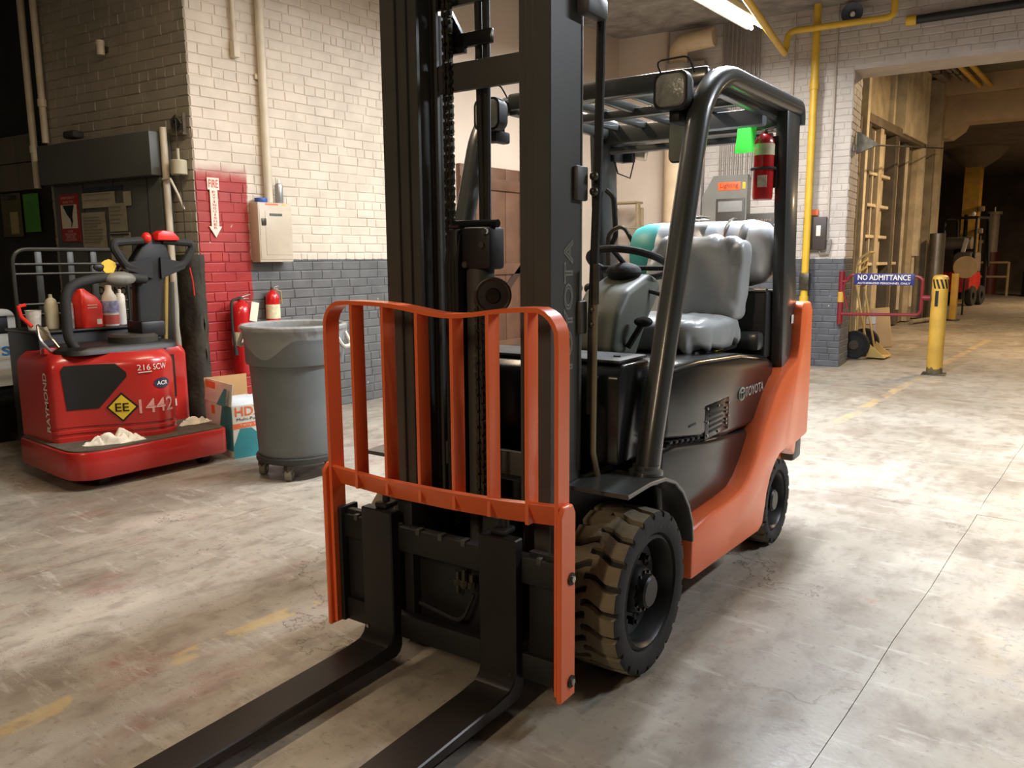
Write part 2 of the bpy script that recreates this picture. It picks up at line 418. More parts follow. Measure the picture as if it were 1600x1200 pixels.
# bricks of the jamb, turned into the opening
for c in range(int(3.4 / BR_H)):
    for k in range(3 if c % 2 else 2):
        y0 = (.0, .18, .38)[k] if c % 2 else (.02, .27)[k]; y1 = ((.18, .38, .55)[k] if c % 2 else (.27, .55)[k]) - .01
        MB().box(.06, .078 + random.uniform(-.006, .004), y0, y1, c * BR_H + .004, (c + 1) * BR_H - .004, .004, 1).build('jamb_brick', M_brickR, wr)
pp = MB().box(-3.3, -2.2, -.05, .01, 0, HZ); pp.cyl((-2.2, 0, 0), (-2.2, 0, HZ), .05, n=16); pp.build('plaster_panel', M_plaster, wr)
struct(placed(MB().box(-3.0, 0, 0, .3, 0, HZ), 'wall_alcove', M_dark, df(-1.95, .3), R6))  # stands for the shaded void, its darkness is in the wall colour
struct(MB().box(-14, 9, -7, 10.3, HZ, HZ + .2).build('ceiling', M_ceil))
cb = MB()
for y in (5.2, 1.4, -2.4): cb.box(-9, 9, y - .14, y + .14, HZ - .22, HZ, .02)
struct(cb.build('trim_1', M_ceil))
struct(MB().box(-14, 9, -7.2, -7, 0, HZ).build('wall_back', mat('dull_grey_wall', (74, 71, 66), .7, var=.1, scale=2)))
struct(MB().box(5.6, 5.9, -7, 10.0, 0, HZ).build('wall_near', mat('dull_grey_wall', (74, 71, 66), .7, var=.1, scale=2)))

# ------------------------------------------------------------------ the dark hall beyond the opening
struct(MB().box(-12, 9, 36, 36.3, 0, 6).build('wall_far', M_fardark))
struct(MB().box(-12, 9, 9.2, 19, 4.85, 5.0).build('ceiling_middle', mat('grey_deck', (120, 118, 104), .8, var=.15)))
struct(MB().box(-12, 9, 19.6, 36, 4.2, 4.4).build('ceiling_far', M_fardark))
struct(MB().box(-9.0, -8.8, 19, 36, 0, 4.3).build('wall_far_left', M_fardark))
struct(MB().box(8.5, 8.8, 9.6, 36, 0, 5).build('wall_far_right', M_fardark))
bm_ = MB().box(-3.9, 8, 18.9, 19.5, 3.96, 4.5, .02).box(-3.95, 8, 18.8, 19.6, 4.5, 4.86, .03)
bm_.prism([(-3.9, 3.97), (-3.9, 3.68), (-3.42, 3.68), (-3.2, 3.84), (-3.14, 3.97)], 18.9, 19.5)
struct(bm_.build('trim_2', M_concrete))
# ------------------------------------------------------------------ forklift
def bevel_mb(mb, off, seg=2, ang=30):
    bm = bmesh.new(); vs = [bm.verts.new(p) for p in mb.v]
    for f in mb.f:
        try: bm.faces.new([vs[i] for i in f])
        except ValueError: pass
    bmesh.ops.remove_doubles(bm, verts=bm.verts, dist=1e-5); bmesh.ops.recalc_face_normals(bm, faces=bm.faces)
    es = [e for e in bm.edges if len(e.link_faces) == 2 and e.calc_face_angle(0) > math.radians(ang)]
    bmesh.ops.bevel(bm, geom=es, offset=off, segments=seg, affect='EDGES', profile=.5, clamp_overlap=True)
    bm.verts.index_update(); r = MB(); r.add([v.co for v in bm.verts], [[v.index for v in f.verts] for f in bm.faces]); bm.free(); return r

M_orange = mat('orange_truck_paint', (242, 112, 60), .38, var=.06, scale=3, coat=.25)
M_hood = mat('charcoal_gloss_paint', (28, 31, 31), .24, var=.06, coat=.15, spec=.4)
M_black = mat('hazed_black_mast_paint', (72, 72, 68), .48, var=.12, scale=5)  # black paint lifted to grey, haze is put into the colour
M_fork = mat('black_fork_steel', (40, 36, 34), .36, var=.3, scale=4, metal=.3)
M_blk2 = mat('matt_black_steel', (24, 24, 23), .55, var=.2)
M_guard = mat('dark_grey_guard_paint', (66, 69, 67), .32, var=.08, coat=.35)
M_rub = mat('black_rubber', (34, 34, 32), .75, var=.2, scale=9, bump=.2, bscale=60)
M_tread = mat('dusty_tread_rubber', (124, 116, 94), .8, var=.25, scale=7, bump=.3, bscale=50)
M_rim = mat('black_wheel_paint', (26, 26, 26), .4, var=.15)
M_steel = mat('bright_steel', (176, 172, 160), .3, 1.0, var=.15)
M_dull = mat('oily_dark_steel', (82, 78, 68), .42, .85, var=.3, scale=20)
M_plast = mat('grey_green_plastic', (104, 108, 98), .5, var=.06)
M_vinyl = mat('silver_vinyl_cover', (168, 171, 170), .30, 0.0, var=.08, scale=4, bump=.55, bscale=9)
M_glass = mat('lamp_glass', (150, 150, 138), .12, var=.15, scale=25, bump=.3, bscale=70)
M_lett = mat('pale_lettering', (170, 168, 158), .5, var=.02)

FO = Vector((-1.662, 2.153, 0))
F = thing('forklift', 'orange and black counterbalance forklift with tall black mast and lowered forks', 'forklift', FO, math.radians(3.6))

# --- mast
MT = 2.32
def chan(s, xo, xi, yf, yr, z0, z1, name, tw=.018, lip=.0):
    # C section open to the middle: web outside
    a, b = s * xo, s * xi; w = s * (xo - tw)
    poly = [(a, yf), (a, yr), (b, yr), (b, yr - tw), (w, yr - tw), (w, yf + tw), (b, yf + tw), (b, yf)]
    return bevel_mb(MB().prism(poly, z0, z1, 'xy'), .003, 1).build(name, M_black, F)
for s in (-1, 1):
    chan(s, .314, .255, -.290, -.120, .10, MT, 'outer_rail')
    chan(s, .264, .222, -.276, -.134, .11, MT - .02, 'middle_rail')
    chan(s, .230, .190, -.262, -.148, .12, MT - .04, 'inner_rail')
    MB().cyl((s * .262, -.085, .12), (s * .262, -.085, 2.1), .034, n=16).build('lift_cylinder', M_black, F)
    MB().cyl((s * .262, -.085, 2.1), (s * .262, -.085, 2.3), .022, n=14).build('cylinder_rod', M_steel, F)
for (z0, z1) in ((1.842, 1.928), (.16, .24), (.62, .70), (2.23, 2.31)):
    MB().box(-.20, .20, -.155, -.135, z0, z1, .003).build('mast_crossmember', M_black, F)
for z in (.3, 2.16): MB().box(-.31, .31, -.118, -.10, z - .05, z + .05, .003).build('outer_tie', M_black, F)
# free lift cylinder with its head, hoses, chains and sheaves
MB().cyl((-.01, -.185, .25), (-.01, -.185, 1.30), .045, n=18).build('free_lift_cylinder', M_black, F)
hd = MB().box(-.05, .062, -.235, -.15, 1.285, 1.415, .012).build('cylinder_head', M_blk2, F)
MB().cyl((-.10, -.20, 1.425), (.07, -.20, 1.425), .013, n=10).build('cross_pin', M_hood, F)
for (x, z) in ((.036, 1.36), (.048, 1.40), (-.03, 1.30)): MB().cyl((x, -.234, z), (x, -.244, z), .010, n=8).build('bolt', M_steel, hd)
MB().box(-.09, -.052, -.25, -.16, .62, 1.41, .006).build('hose_guide', M_blk2, F)
for k in range(4): MB().tube([(-.095 + k * .014, -.252, .55), (-.095 + k * .014, -.252, 1.30), (-.092 + k * .012, -.235, 1.39), (-.088 + k * .012, -.19, 1.42), (-.088 + k * .012, -.16, 1.38)], .006, 6).build('guide_hose', M_rub, F)
def chain(x, y, z0, z1, name='lift_chain'):
    mb = MB(); z = z0; k = 0
    while z < z1:
        o = .011 if k % 2 else .006
        for sx in (-1, 1): mb.box(x + sx * o - .003, x + sx * o + .003, y - .010, y + .010, z - .012, z + .030, .0)
        mb.cyl((x - .019, y, z), (x + .019, y, z), .0065, n=6); z += .0255; k += 1
    return stuff(mb.build(name, M_dull, F, smooth=0))
chain(-.148, -.16, .42, 2.25); chain(.030, -.245, .45, 1.20); chain(.150, -.16, .42, 2.25)
sh = MB().lathe([(.001, -.02), (.052, -.02), (.056, -.014), (.048, -.006), (.048, .006), (.056, .014), (.052, .02), (.03, .022), (.001, .022)], (.082, -.245, 1.207), (.55, -.83, 0), 24).build('chain_sheave', M_blk2, F)
MB().lathe([(.050, .020), (.056, .024), (.052, .026), (.046, .022)], (.082, -.245, 1.207), (.55, -.83, 0), 28, closed=True).build('sheave_rim', M_dull, sh)
MB().lathe([(.001, .03), (.02, .03), (.024, .022)], (.082, -.245, 1.207), (.55, -.83, 0), 16).build('sheave_hub', M_hood, sh)
for (x0, x1) in ((-.070, -.060), (-.040, -.045)):
    MB().tube(round_path([(x0, -.10, 2.3), (x0 + .005, -.105, 1.9), (x1 + .01, -.11, 1.45), (x1, -.12, .9)], .2), .0125, 8).build('mast_hose', M_rub, F)
hb = MB().box(-.16, .005, -.135, -.12, 1.975, 2.02, .004); hb.prism([(-.17, 1.96), (-.10, 1.96), (-.10, 2.00), (-.17, 2.12)], -.135, -.12); hb.build('hose_bracket', M_hood, F)
# pipes and clamps on the visible side of the mast
MB().tube([(.335, -.03, 2.32), (.337, -.055, 1.6), (.338, -.085, 1.15), (.338, -.09, .84)], .014, 10).build('side_hose', M_rub, F)
MB().tube([(.352, -.095, 1.24), (.352, -.098, .72), (.352, -.06, .62)], .0095, 8).build('hydraulic_pipe', mat('brass_tinted_pipe', (132, 124, 100), .4, .6), F)
MB().cyl((.352, -.095, 1.18), (.352, -.095, 1.30), .013, n=8).build('pipe_fitting', M_dull, F)
for z in (1.535, 1.14):
    cl = MB().box(.314, .330, -.165 if z > 1.3 else -.14, -.10, z - .05, z + .05, .006).build('hose_clamp', M_black, F)
    for dz in (-.022, .022): MB().sphere((.345, -.095, z + dz), .014, 10, 6).build('clamp_nut', M_dull, cl)
MB().box(.318, .36, -.16, -.04, 2.0, 2.06, .01).build('top_bracket', M_black, F)
text_on('TOYOTA', .41, .052, lambda u, v: (.3155, -.165 - v, .965 + u), outline=.0018).build('mast_lettering', M_lett, F, smooth=0)
# tilt cylinder
for s in (-1, 1): MB().cyl((s * .26, -.09, .52), (s * .26, .30, .60), .035, n=14).build('tilt_cylinder', M_blk2, F)

# --- carriage and forks
CA = MB().box(-.43, .43, -.425, -.385, .395, .475, .004).build('carriage_upper_bar', M_blk2, F)
for k in range(9): MB().box(-.36 + k * .09 - .008, -.36 + k * .09 + .008, -.429, -.40, .462, .482, .002).build('fork_notch', M_black, CA)
MB().box(-.43, .43, -.425, -.385, .10, .18, .004).build('carriage_lower_bar', M_blk2, F)
for s in (-1, 1):
    pl = MB().box(s * .315, s * .432, -.41, -.385, .10, .49, .004); pl.box(s * .415, s * .432, -.44, -.36, .10, .50, .003)
    pl.build('carriage_side_plate', M_blk2, F)
    MB().box(s * .14, s * .20, -.395, -.25, .12, .56, .005).build('roller_plate', M_blk2, F)
    fk = [(-.46, .53), (-.418, .53), (-.418, .075), (-.43, .05), (-.45, .04), (-1.50, .052), (-1.545, .056), (-1.545, .066), (-.56, .082), (-.49, .088), (-.468, .105), (-.46, .13)]
    f = bevel_mb(MB().prism(fk, s * .172, s * .302, 'yz'), .004, 1).build('fork', M_fork, F)
    MB().box(s * .205, s * .255, -.445, -.385, .53, .548, .006).build('fork_latch', M_blk2, f)
    MB().cyl((s * .235, -.41, .53), (s * .235, -.41, .572), .012, n=10).build('latch_pin', M_blk2, f)
    MB().cyl((s * .285, -.461, .125), (s * .285, -.466, .125), .006, n=8).build('heel_stud', M_steel, f)
MB().box(-.15, .15, -.36, -.33, .14, .42, .01).build('carriage_cover', M_blk2, F)
for k, x in enumerate((.035, .06, .09)): MB().cyl((x, -.385, .29 + .02 * k), (x, -.385, .36 + .01 * (k % 2)), .009, n=8).cyl((x, -.385, .315), (x, -.385, .335), .013, n=6).build('hydraulic_fitting', M_dull, F)
MB().tube(round_path([(-.12, -.39, .22), (.06, -.40, .20), (.10, -.39, .30)], .04), .007, 6).build('carriage_hose', M_rub, F)

# --- load backrest
top = [(-.437, .10), (-.437, 1.10)]
pts = [(-.437, -.43, .10), (-.437, -.43, 1.08)] + [( -.357 - .08 * math.cos(math.radians(a)), -.43, 1.105 + .08 * math.sin(math.radians(a))) for a in range(15, 90, 15)]
pts += [(x, -.43, 1.185 - .028 * math.exp(-((x - .07) / .17) ** 2)) for x in [-.33 + i * .03 for i in range(23)]]
pts += [( .357 + .08 * math.sin(math.radians(a)), -.43, 1.105 + .08 * math.cos(math.radians(a))) for a in range(15, 90, 15)] + [(.437, -.43, 1.08), (.437, -.43, .10)]
lb = MB().sweep(pts, RECT(.013, .058), (0, 1, 0)).build('load_backrest_frame', M_orange, F, smooth=30)
for x in (-.318, -.186, -.050, .082, .210, .340):
    zt = 1.182 - .028 * math.exp(-((x - .07) / .17) ** 2)
    MB().box(x - .006, x + .006, -.458, -.404, .585, zt, .002).build('backrest_bar', M_orange, lb)
cbx = MB().sweep([(-.432, -.43, .612), (-.2, -.438, .604), (.05, -.44, .606), (.25, -.436, .611), (.432, -.43, .622)], [(-.021, -.030), (-.013, -.036), (.025, .030), (.017, .036)], (0, 0, 1))
cbx.build('backrest_crossbar', M_orange, lb)
for s in (-1, 1):
    br = bevel_mb(MB().prism([(-.475, .09), (-.395, .09), (-.395, .63), (-.41, .655), (-.455, .655), (-.475, .63)], s * .445, s * .462, 'yz'), .004, 1).build('mounting_plate', M_orange, lb)
    for z in (.443, .139):
        q = MB().cyl((s * .46, -.42, z), (s * .466, -.42, z), .018, n=16); q.build('bolt', M_blk2, lb)
        MB().cyl((s * .466, -.42, z), (s * .472, -.42, z), .009, n=10).build('bolt_head', M_steel, lb)

# --- wheels
def tire(R, W, rim_r, lugs, name):
    seg = lugs * 20; prof = []
    nt_ = 24
    for i in range(nt_ + 1): t = -1 + 2 * i / nt_; prof.append((R - .004 * t ** 4, t * W / 2 * .93, t))
    side = [(R - .012, W / 2 * .985, None), (R - .03, W / 2, None), (rim_r + .02, W / 2, None), (rim_r + .006, W / 2 - .006, None), (rim_r, W / 2 - .02, None), (rim_r, -W / 2 + .02, None), (rim_r + .02, -W / 2, None), (R - .03, -W / 2, None), (R - .012, -W / 2 * .985, None)]
    ring = prof + side; vs = []; fs = []; st = 2 * PI / lugs
    hit = lambda a, off: abs(((a - off) / st + .5) % 1 - .5) < .126
    for j in range(seg):
        a = 2 * PI * j / seg
        for (r, h, t) in ring:
            rr = r; q = h / (W / 2); sh_ = .32 * st * min(1, max(0, (abs(q) - .12) / .45))   # lug edges lean away from the crown
            if t is not None:
                if t > -.12 and hit(a, 0): rr -= .017
                if t < -.04 and hit(a, .5 * st): rr -= .017
            elif r > R - .02 and hit(a, 0 if h > 0 else .5 * st): rr -= .012
            vs.append((h, math.cos(a + sh_) * rr, math.sin(a + sh_) * rr))
    n = len(ring)
    for j in range(seg):
        for i in range(n): j2 = (j + 1) % seg; fs.append([j * n + i, j * n + (i + 1) % n, j2 * n + (i + 1) % n, j2 * n + i])
    return MB().add(vs, fs)
def wheel(name, x_out, y, R, W, rim_r, lugs, drive):
    s = 1 if x_out > 0 else -1
    w = bpy.data.objects.new(name, None); COL.objects.link(w); w.parent = F; w.empty_display_size = .05
    w.location = (x_out - s * W / 2, y, R)
    sx = lambda mb: mb if s > 0 else mb.xf(Matrix.Scale(-1, 4, (1, 0, 0)))
    tb = sx(tire(R, W, rim_r, lugs, 'tire')).build('tire', M_rub, w, smooth=40)
    tb.data.materials.append(M_tread)
    for p in tb.data.polygons:
        c = p.center; rr = math.hypot(c.y, c.z)
        if rr > R - .012 and abs(c.x) < W / 2 * .94 and abs(math.hypot(p.normal.y, p.normal.z)) > .8: p.material_index = 1
    h = W / 2
    sx(MB().lathe([(rim_r, -h + .02), (rim_r, h - .015), (rim_r - .012, h - .008), (rim_r - .02, h - .02), (rim_r - .03, h - .075), (rim_r - .05, h - .085), (.075, h - .09), (.001, h - .09)], axis=(1, 0, 0), n=40)).build('rim', M_rim, w)
    if drive:
        sx(MB().lathe([(.078, h - .09), (.078, h - .05), (.070, h - .035), (.055, h - .035), (.052, h - .012), (.045, h - .006), (.001, h - .006)], axis=(1, 0, 0), n=24)).build('hub', M_rim, w)
        for k in range(8):
            a = 2 * PI * k / 8; c = (h - .088, .112 * math.cos(a), .112 * math.sin(a))
            sx(MB().cyl((h - .09, c[1], c[2]), (h - .062, c[1], c[2]), .014, n=6).cyl((h - .062, c[1], c[2]), (h - .052, c[1], c[2]), .008, n=8)).build('lug_nut', M_blk2, w)
            a += PI / 8; sx(MB().lathe([(.018, h - .0865), (.021, h - .082), (.018, h - .080), (.012, h - .086)], (0, .135 * math.cos(a), .135 * math.sin(a)), (1, 0, 0), 12, closed=True)).build('hand_hole', M_rub, w)
        for k in range(12): a = 2 * PI * k / 12; sx(MB().cyl((h - .036, .062 * math.cos(a), .062 * math.sin(a)), (h - .028, .062 * math.cos(a), .062 * math.sin(a)), .006, n=6)).build('hub_bolt', M_hood, w)
    else:
        sx(MB().lathe([(.10, h - .086), (.095, h - .055), (.07, h - .05), (.055, h - .05), (.05, h - .02), (.042, h - .012), (.001, h - .012)], axis=(1, 0, 0), n=24)).build('hub', M_rim, w)
    return w
wheel('front_wheel', .52, 0, .264, .205, .186, 21, True); wheel('front_wheel', -.52, 0, .264, .205, .186, 21, True)
wheel('rear_wheel', .505, 1.405, .200, .150, .138, 17, False); wheel('rear_wheel', -.505, 1.405, .200, .150, .138, 17, False)

# --- frame, skirts, counterweight
MB().box(-.30, .30, -.08, .35, .10, .58, .01).build('drive_axle_housing', M_blk2, F)
MB().box(-.42, .42, .3, 1.16, .13, .36, .01).box(-.30, .30, 1.1, 1.5, .2, .5).build('chassis', M_blk2, F)
for s in (-1, 1):
    archp = [(1.405 + .262 * math.cos(math.radians(a)), .20 + .245 * math.sin(math.radians(a))) for a in (48, 66, 84, 102, 120, 138, 156)]
    poly = [(.31, .198), (.31, .378), (.50, .388), (.70, .388), (.83, .398), (.91, .43), (1.0, .495), (1.147, .645), (1.25, .735), (1.33, .785), (1.42, .81), (1.56, .845), (1.585, .90), (1.60, 1.085), (1.62, 1.105), (1.75, 1.105), (1.785, 1.07), (1.80, .80), (1.795, .45), (1.60, .44)] + archp + [(1.15, .25), (1.12, .17), (1.07, .155), (.65, .18)]
    bevel_mb(MB().prism(poly, s * .43, s * .525, 'yz'), .012, 2).build('side_skirt', M_orange, F)
    MB().box(s * .36, s * .5, 1.66, 1.79, .33, .45, .015).build('rear_corner_block', mat('grey_casting', (92, 92, 86), .5), F)
    # curved fender over the drive tire
    fp = [(-.205, .628), (-.05, .632), (.06, .622), (.14, .595), (.21, .545), (.265, .48), (.30, .41), (.312, .34)]
    bevel_mb(MB().sweep([(s * .415, y, z) for y, z in fp], RECT(.225, .014), (0, 0, 1)), .003, 1, 50).build('front_fender', M_guard, F)
    MB().box(s * .30, s * .32, -.20, .30, .45, .64, .004).build('fender_support', M_blk2, F)
bevel_mb(MB().prism([(-.44, 1.56), (.44, 1.56), (.44, 1.70), (.40, 1.79), (.2, 1.815), (-.2, 1.815), (-.40, 1.79), (-.44, 1.70)], .30, 1.10, 'xy'), .02, 2).build('counterweight', M_orange, F)
bevel_mb(MB().prism([(.20, .715), (.20, .925), (.26, .955), (.50, .955), (.95, .93), (1.30, .885), (1.40, .85), (1.40, .80), (1.28, .66), (1.18, .605), (.8, .615), (.5, .665)], -.46, .462, 'yz'), .035, 3, 35).build('hood', M_hood, F)
lp = bevel_mb(MB().prism([(.18, .375), (.18, .69), (.30, .69), (.60, .645), (1.13, .585), (1.10, .52), (.99, .42), (.90, .385), (.80, .375)], -.455, .455, 'yz'), .025, 3, 35).build('lower_side_panel', M_hood, F)
for k in range(6): MB().box(.30, .462, .24 + k * .05, .265 + k * .05, .690 - k * .006, .700 - k * .006, .002).build('step_rib', M_blk2, lp)
for s in (-1, 1):
    sp_ = MB().box(s * .40, s * .505, .40, .86, .358, .372, .003).build('step_plate', M_blk2, F)
    for k in range(5):
        for q in range(2): MB().box(s * (.425 + q * .04), s * (.445 + q * .04), .44 + k * .075, .475 + k * .075, .372, .377, .002).build('step_grip', M_rim, sp_)
bevel_mb(MB().prism([(-.02, .665), (-.02, .95), (.02, .985), (.20, .985), (.20, .665)], -.42, .40, 'yz'), .012, 2).build('front_cowl', M_hood, F)
MB().box(-.40, .385, .01, .21, .986, .998, .005).build('cowl_lid', mat('dark_grey_plastic', (58, 60, 58), .5), F)
MB().cyl((.33, .10, .998), (.33, .10, 1.002), .012, n=12).build('lid_screw', M_blk2, F)
MB().box(-.42, .42, .19, .75, .70, .72, .004).build('floor_board', M_blk2, F)
# decals and details on the hood side
text_on('TOYOTA', .24, .042, lambda u, v: (.4635, 1.01 + u, .742 + v - .02 * u), bold=.012).build('hood_lettering', M_lett, F, smooth=0)
lg = MB()
for (rx, rz) in ((.038, .026), (.017, .026)): lg.tube([(.4635, .965 + rx * math.cos(t * PI / 12), .762 + rz * math.sin(t * PI / 12)) for t in range(24)], .0028, 5, True)
lg.tube([(.4635, .965 + .028 * math.cos(t * PI / 12), .776 + .009 * math.sin(t * PI / 12)) for t in range(24)], .0028, 5, True)
lg.build('hood_emblem', M_lett, F)
vent = MB().box(.455, .464, .56, .815, .645, .775, .008).build('vent_panel', M_hood, F)
for k in range(5): MB().box(.462, .4665, .60, .74, .665 + k * .02, .675 + k * .02, .002).build('vent_slat', M_blk2, vent)
for (y, z) in [(.575, .762), (.69, .757), (.80, .752), (.575, .71), (.80, .70), (.575, .66), (.69, .656), (.80, .652), (.775, .735), (.775, .72), (.775, .69), (.775, .675)]:
    MB().cyl((.464, y, z), (.469, y, z), .005, n=8).build('rivet', M_steel, vent)
MB().box(.44, .4635, .40, .47, .72, .73, .002).build('hood_latch', M_blk2, F)
MB().box(.28, .36, .93, 1.02, .934, .9375, .001).build('warning_label', mat('yellow_label', (222, 200, 40), .5), F)

# --- operator's place: column, wheel, seat
col_p = [(.33, .975), (.37, 1.12), (.45, 1.20), (.64, 1.258), (.72, 1.235), (.74, 1.19), (.60, 1.05), (.52, .94)]
sc = bevel_mb(MB().prism(col_p, .01, .20, 'yz'), .03, 3, 20).build('steering_column', M_plast, F)
MB().sphere((.10, .60, 1.262), .07, 16, 8, (1, 1, .55)).build('column_dome', M_rub, sc)
ax = Vector((0, .36, .93)).normalized(); ce = Vector((.10, .645, 1.295)); U = Vector((1, 0, 0)); Wv = ax.cross(U)
swh = MB().tube([ce + (U * math.cos(t * PI / 18) + Wv * math.sin(t * PI / 18)) * .158 for t in range(36)], .0145, 10, True).build('steering_wheel', M_rub, F)
for a in (20, 160, 270): MB().tube([ce - ax * .02, ce + (U * math.cos(math.radians(a)) + Wv * math.sin(math.radians(a))) * .155], .010, 8).build('spoke', M_rub, swh)
MB().tube([(.20, .62, 1.19), (.27, .66, 1.165)], .008, 8).sphere((.285, .665, 1.165), .017).build('control_stalk', M_rub, sc)
MB().tube([(.21, .42, .99), (.24, .44, 1.05), (.25, .45, 1.075)], .012, 8).sphere((.255, .455, 1.085), .028, 12, 8, (1.3, 1, .7)).build('tilt_lever', M_rub, F)
for k in range(3): MB().tube([(-.02 - k * .05, .5, .95), (-.02 - k * .05, .54, 1.18)], .007, 6).sphere((-.02 - k * .05, .54, 1.2), .02).build('hydraulic_lever', M_rub, F)

def soft(cx, cy, cz, sx, sy, sz, e=.35, nu=48, nv=28, amp=.012, freq=9, lean=0.0, folds=None):
    """cushion: superellipsoid with cloth folds"""
    def fn(u, v):
        th = (u - .5) * 2 * PI; ph = (v - .5) * PI
        c = lambda t, k: math.copysign(abs(math.cos(t)) ** k, math.cos(t)); s_ = lambda t, k: math.copysign(abs(math.sin(t)) ** k, math.sin(t))
        x = sx * c(ph, e) * c(th, e); y = sy * c(ph, e) * s_(th, e); z = sz * s_(ph, e)
        nrm = Vector((x / sx ** 2, y / sy ** 2, z / sz ** 2)).normalized()
        p = Vector((cx + x, cy + y + lean * z, cz + z)); d = amp * noise.noise(p * freq) + .5 * amp * noise.noise(p * freq * 2.3)
        if folds: d += folds(p, x, y, z)
        return p + nrm * d
    return MB().grid(fn, nu, nv)
st = bpy.data.objects.new('seat', None); COL.objects.link(st); st.parent = F; st.location = (0, 0, 0)
MB().box(-.06, .35, .74, 1.24, .915, .955, .02).build('seat_base', M_blk2, st)
soft(.15, .97, 1.005, .225, .30, .068, .45, 96, 48, .008, 6, 0, lambda p, x, y, z: .012 * math.sin(p.x * 105 + 3 * math.sin(p.y * 21) + p.y * 50) * max(0, min(1, -z / .03 + .6)) + .016 * abs(noise.noise(Vector((p.x * 12 + p.y * 3, p.y * 6, 4.0))))).build('seat_cushion_cover', M_vinyl, st, smooth=80)
soft(.15, 1.235, 1.215, .222, .075, .190, .38, 96, 72, .008, 4, .22, lambda p, x, y, z: .026 * abs(noise.noise(Vector((p.x * 9 + p.z * 5, p.z * 2.4, 1.5)))) + .010 * abs(noise.noise(Vector((p.x * 20 - p.z * 12, p.z * 5, 5)))) + .006 * math.sin(p.x * 85 + 2.5 * math.sin(p.z * 15)) * max(0, min(1, z / .06 - 1.6)) + .007 * math.sin(p.x * 60 + p.z * 40) * max(0, min(1, -z / .08 - .6))).build('seat_back_cover', M_vinyl, st, smooth=80)

# --- overhead guard
og = bpy.data.objects.new('overhead_guard', None); COL.objects.link(og); og.parent = F; og.location = (0, 0, 0)
for s in (-1, 1):
    p = round_path([(s * .46, .06, .60), (s * .46, .085, .72), (s * .46, .435, 1.84), (s * .46, .62, 1.958), (s * .46, 1.58, 1.975), (s * .46, 1.585, 1.90)], .13, 6)
    MB().sweep(p, rrect(.072, .078, .03, 3), (1, 0, 0)).build('front_leg', M_guard, og)
    MB().lathe([(.055, 0), (.055, .012), (.043, .02), (.043, .03)], (s * .46, .058, .632), (0, 0, 1), 20).build('leg_foot', M_guard, og)
    bevel_mb(MB().prism([(1.37, 1.94), (1.565, 1.94), (1.60, 1.3), (1.71, .84), (1.45, .80), (1.42, 1.2)], s * .43, s * .485, 'yz'), .012, 2).build('rear_leg', M_guard, og)
    MB().box(s * .40, s * .44, .60, 1.5, 1.90, 1.965, .008).build('roof_side_rail', M_guard, og)
MB().box(-.43, .43, .575, .65, 1.915, 1.985, .015).build('roof_front_beam', M_guard, og)
MB().box(-.43, .43, 1.42, 1.54, 1.87, 1.965, .015).build('roof_rear_beam', M_guard, og)
for k in range(6): MB().box(-.36 + k * .144 - .0125, -.36 + k * .144 + .0125, .64, 1.45, 1.93, 1.965, .004).build('roof_bar', M_guard, og)
MB().box(-.43, .43, 1.0, 1.05, 1.915, 1.95, .004).build('roof_cross_bar', M_guard, og)
rl = MB().box(.15, .43, 1.2, 1.26, 1.86, 1.93, .01).build('roof_light_bar', mat('blue_grey_plastic', (120, 128, 138), .4), og)
MB().tube(round_path([(-.40, 1.44, 1.84), (.40, 1.44, 1.84)], .02), .018, 10).build('rear_grab_bar', M_guard, og)
for s in (-1, 1):
    hl = bpy.data.objects.new('headlight', None); COL.objects.link(hl); hl.parent = F; hl.location = (s * .380, .40, 1.87)
    MB().loft([[(x, y, z) for x, z in rrect(w, h, r, 5)] for (y, w, h, r) in ((-.035, .122, .122, .03), (-.005, .126, .126, .032), (.03, .11, .11, .03), (.055, .07, .07, .02))]).build('lamp_housing', M_blk2, hl)
    MB().loft([[(x, y, z) for x, z in rrect(w, w, r, 5)] for (y, w, r) in ((-.034, .106, .026), (-.042, .098, .026), (-.047, .06, .02), (-.049, .01, .004))]).build('lamp_lens', M_glass, hl)
    MB().tube(round_path([(-.05, .0, .062), (-.055, -.03, .10), (.055, -.02, .105), (.062, .02, .06)], .02), .0035, 6).build('lamp_guard', M_blk2, hl)
    MB().box(-.02, .02, .0, .10, -.10, -.055, .008).box(-.012, .06 * s + .02 * s, .05, .11, -.09, -.03, .006).build('lamp_bracket', M_blk2, hl)
mr = MB().loft([[(x + .285, y, z + 1.745) for x, z in rrect(w, h, .02, 4)] for (y, w, h) in ((.66, .07, .15), (.672, .075, .155), (.69, .06, .14))]).build('mirror_shell', M_blk2, F)
MB().loft([[(x + .285, y, z + 1.745) for x, z in rrect(.064, .144, .018, 4)] for y in (.656, .661)]).build('mirror_glass', mat('yellowed_mirror', (190, 190, 160), .15, .6), mr)
MB().tube([(.31, .68, 1.72), (.40, .60, 1.70), (.45, .44, 1.70)], .009, 8).build('mirror_arm', M_blk2, mr)
wl_ = MB().box(-.44, -.41, 1.50, 1.64, 1.80, 1.92, .006).box(-.42, -.36, 1.60, 1.64, 1.80, 1.91, .006).build('work_light_bracket', M_blk2, F)
MB().lathe([(.02, -.05), (.045, -.03), (.052, .02), (.045, .03), (.001, .035)], (-.335, 1.66, 1.86), (1, .4, -.1), 18).build('work_light', M_steel, wl_)
MB().tube([(-.42, 1.50, 1.83), (-.40, 1.52, 1.74), (-.37, 1.60, 1.72), (-.36, 1.62, 1.80)], .004, 5).build('lamp_wire', M_rub, wl_)
MB().tube(round_path([(-.41, 1.42, 1.65), (-.37, 1.42, 1.62), (-.37, 1.45, 1.42), (-.41, 1.47, 1.38)], .03), .014, 8).build('rear_grip', M_rub, F)
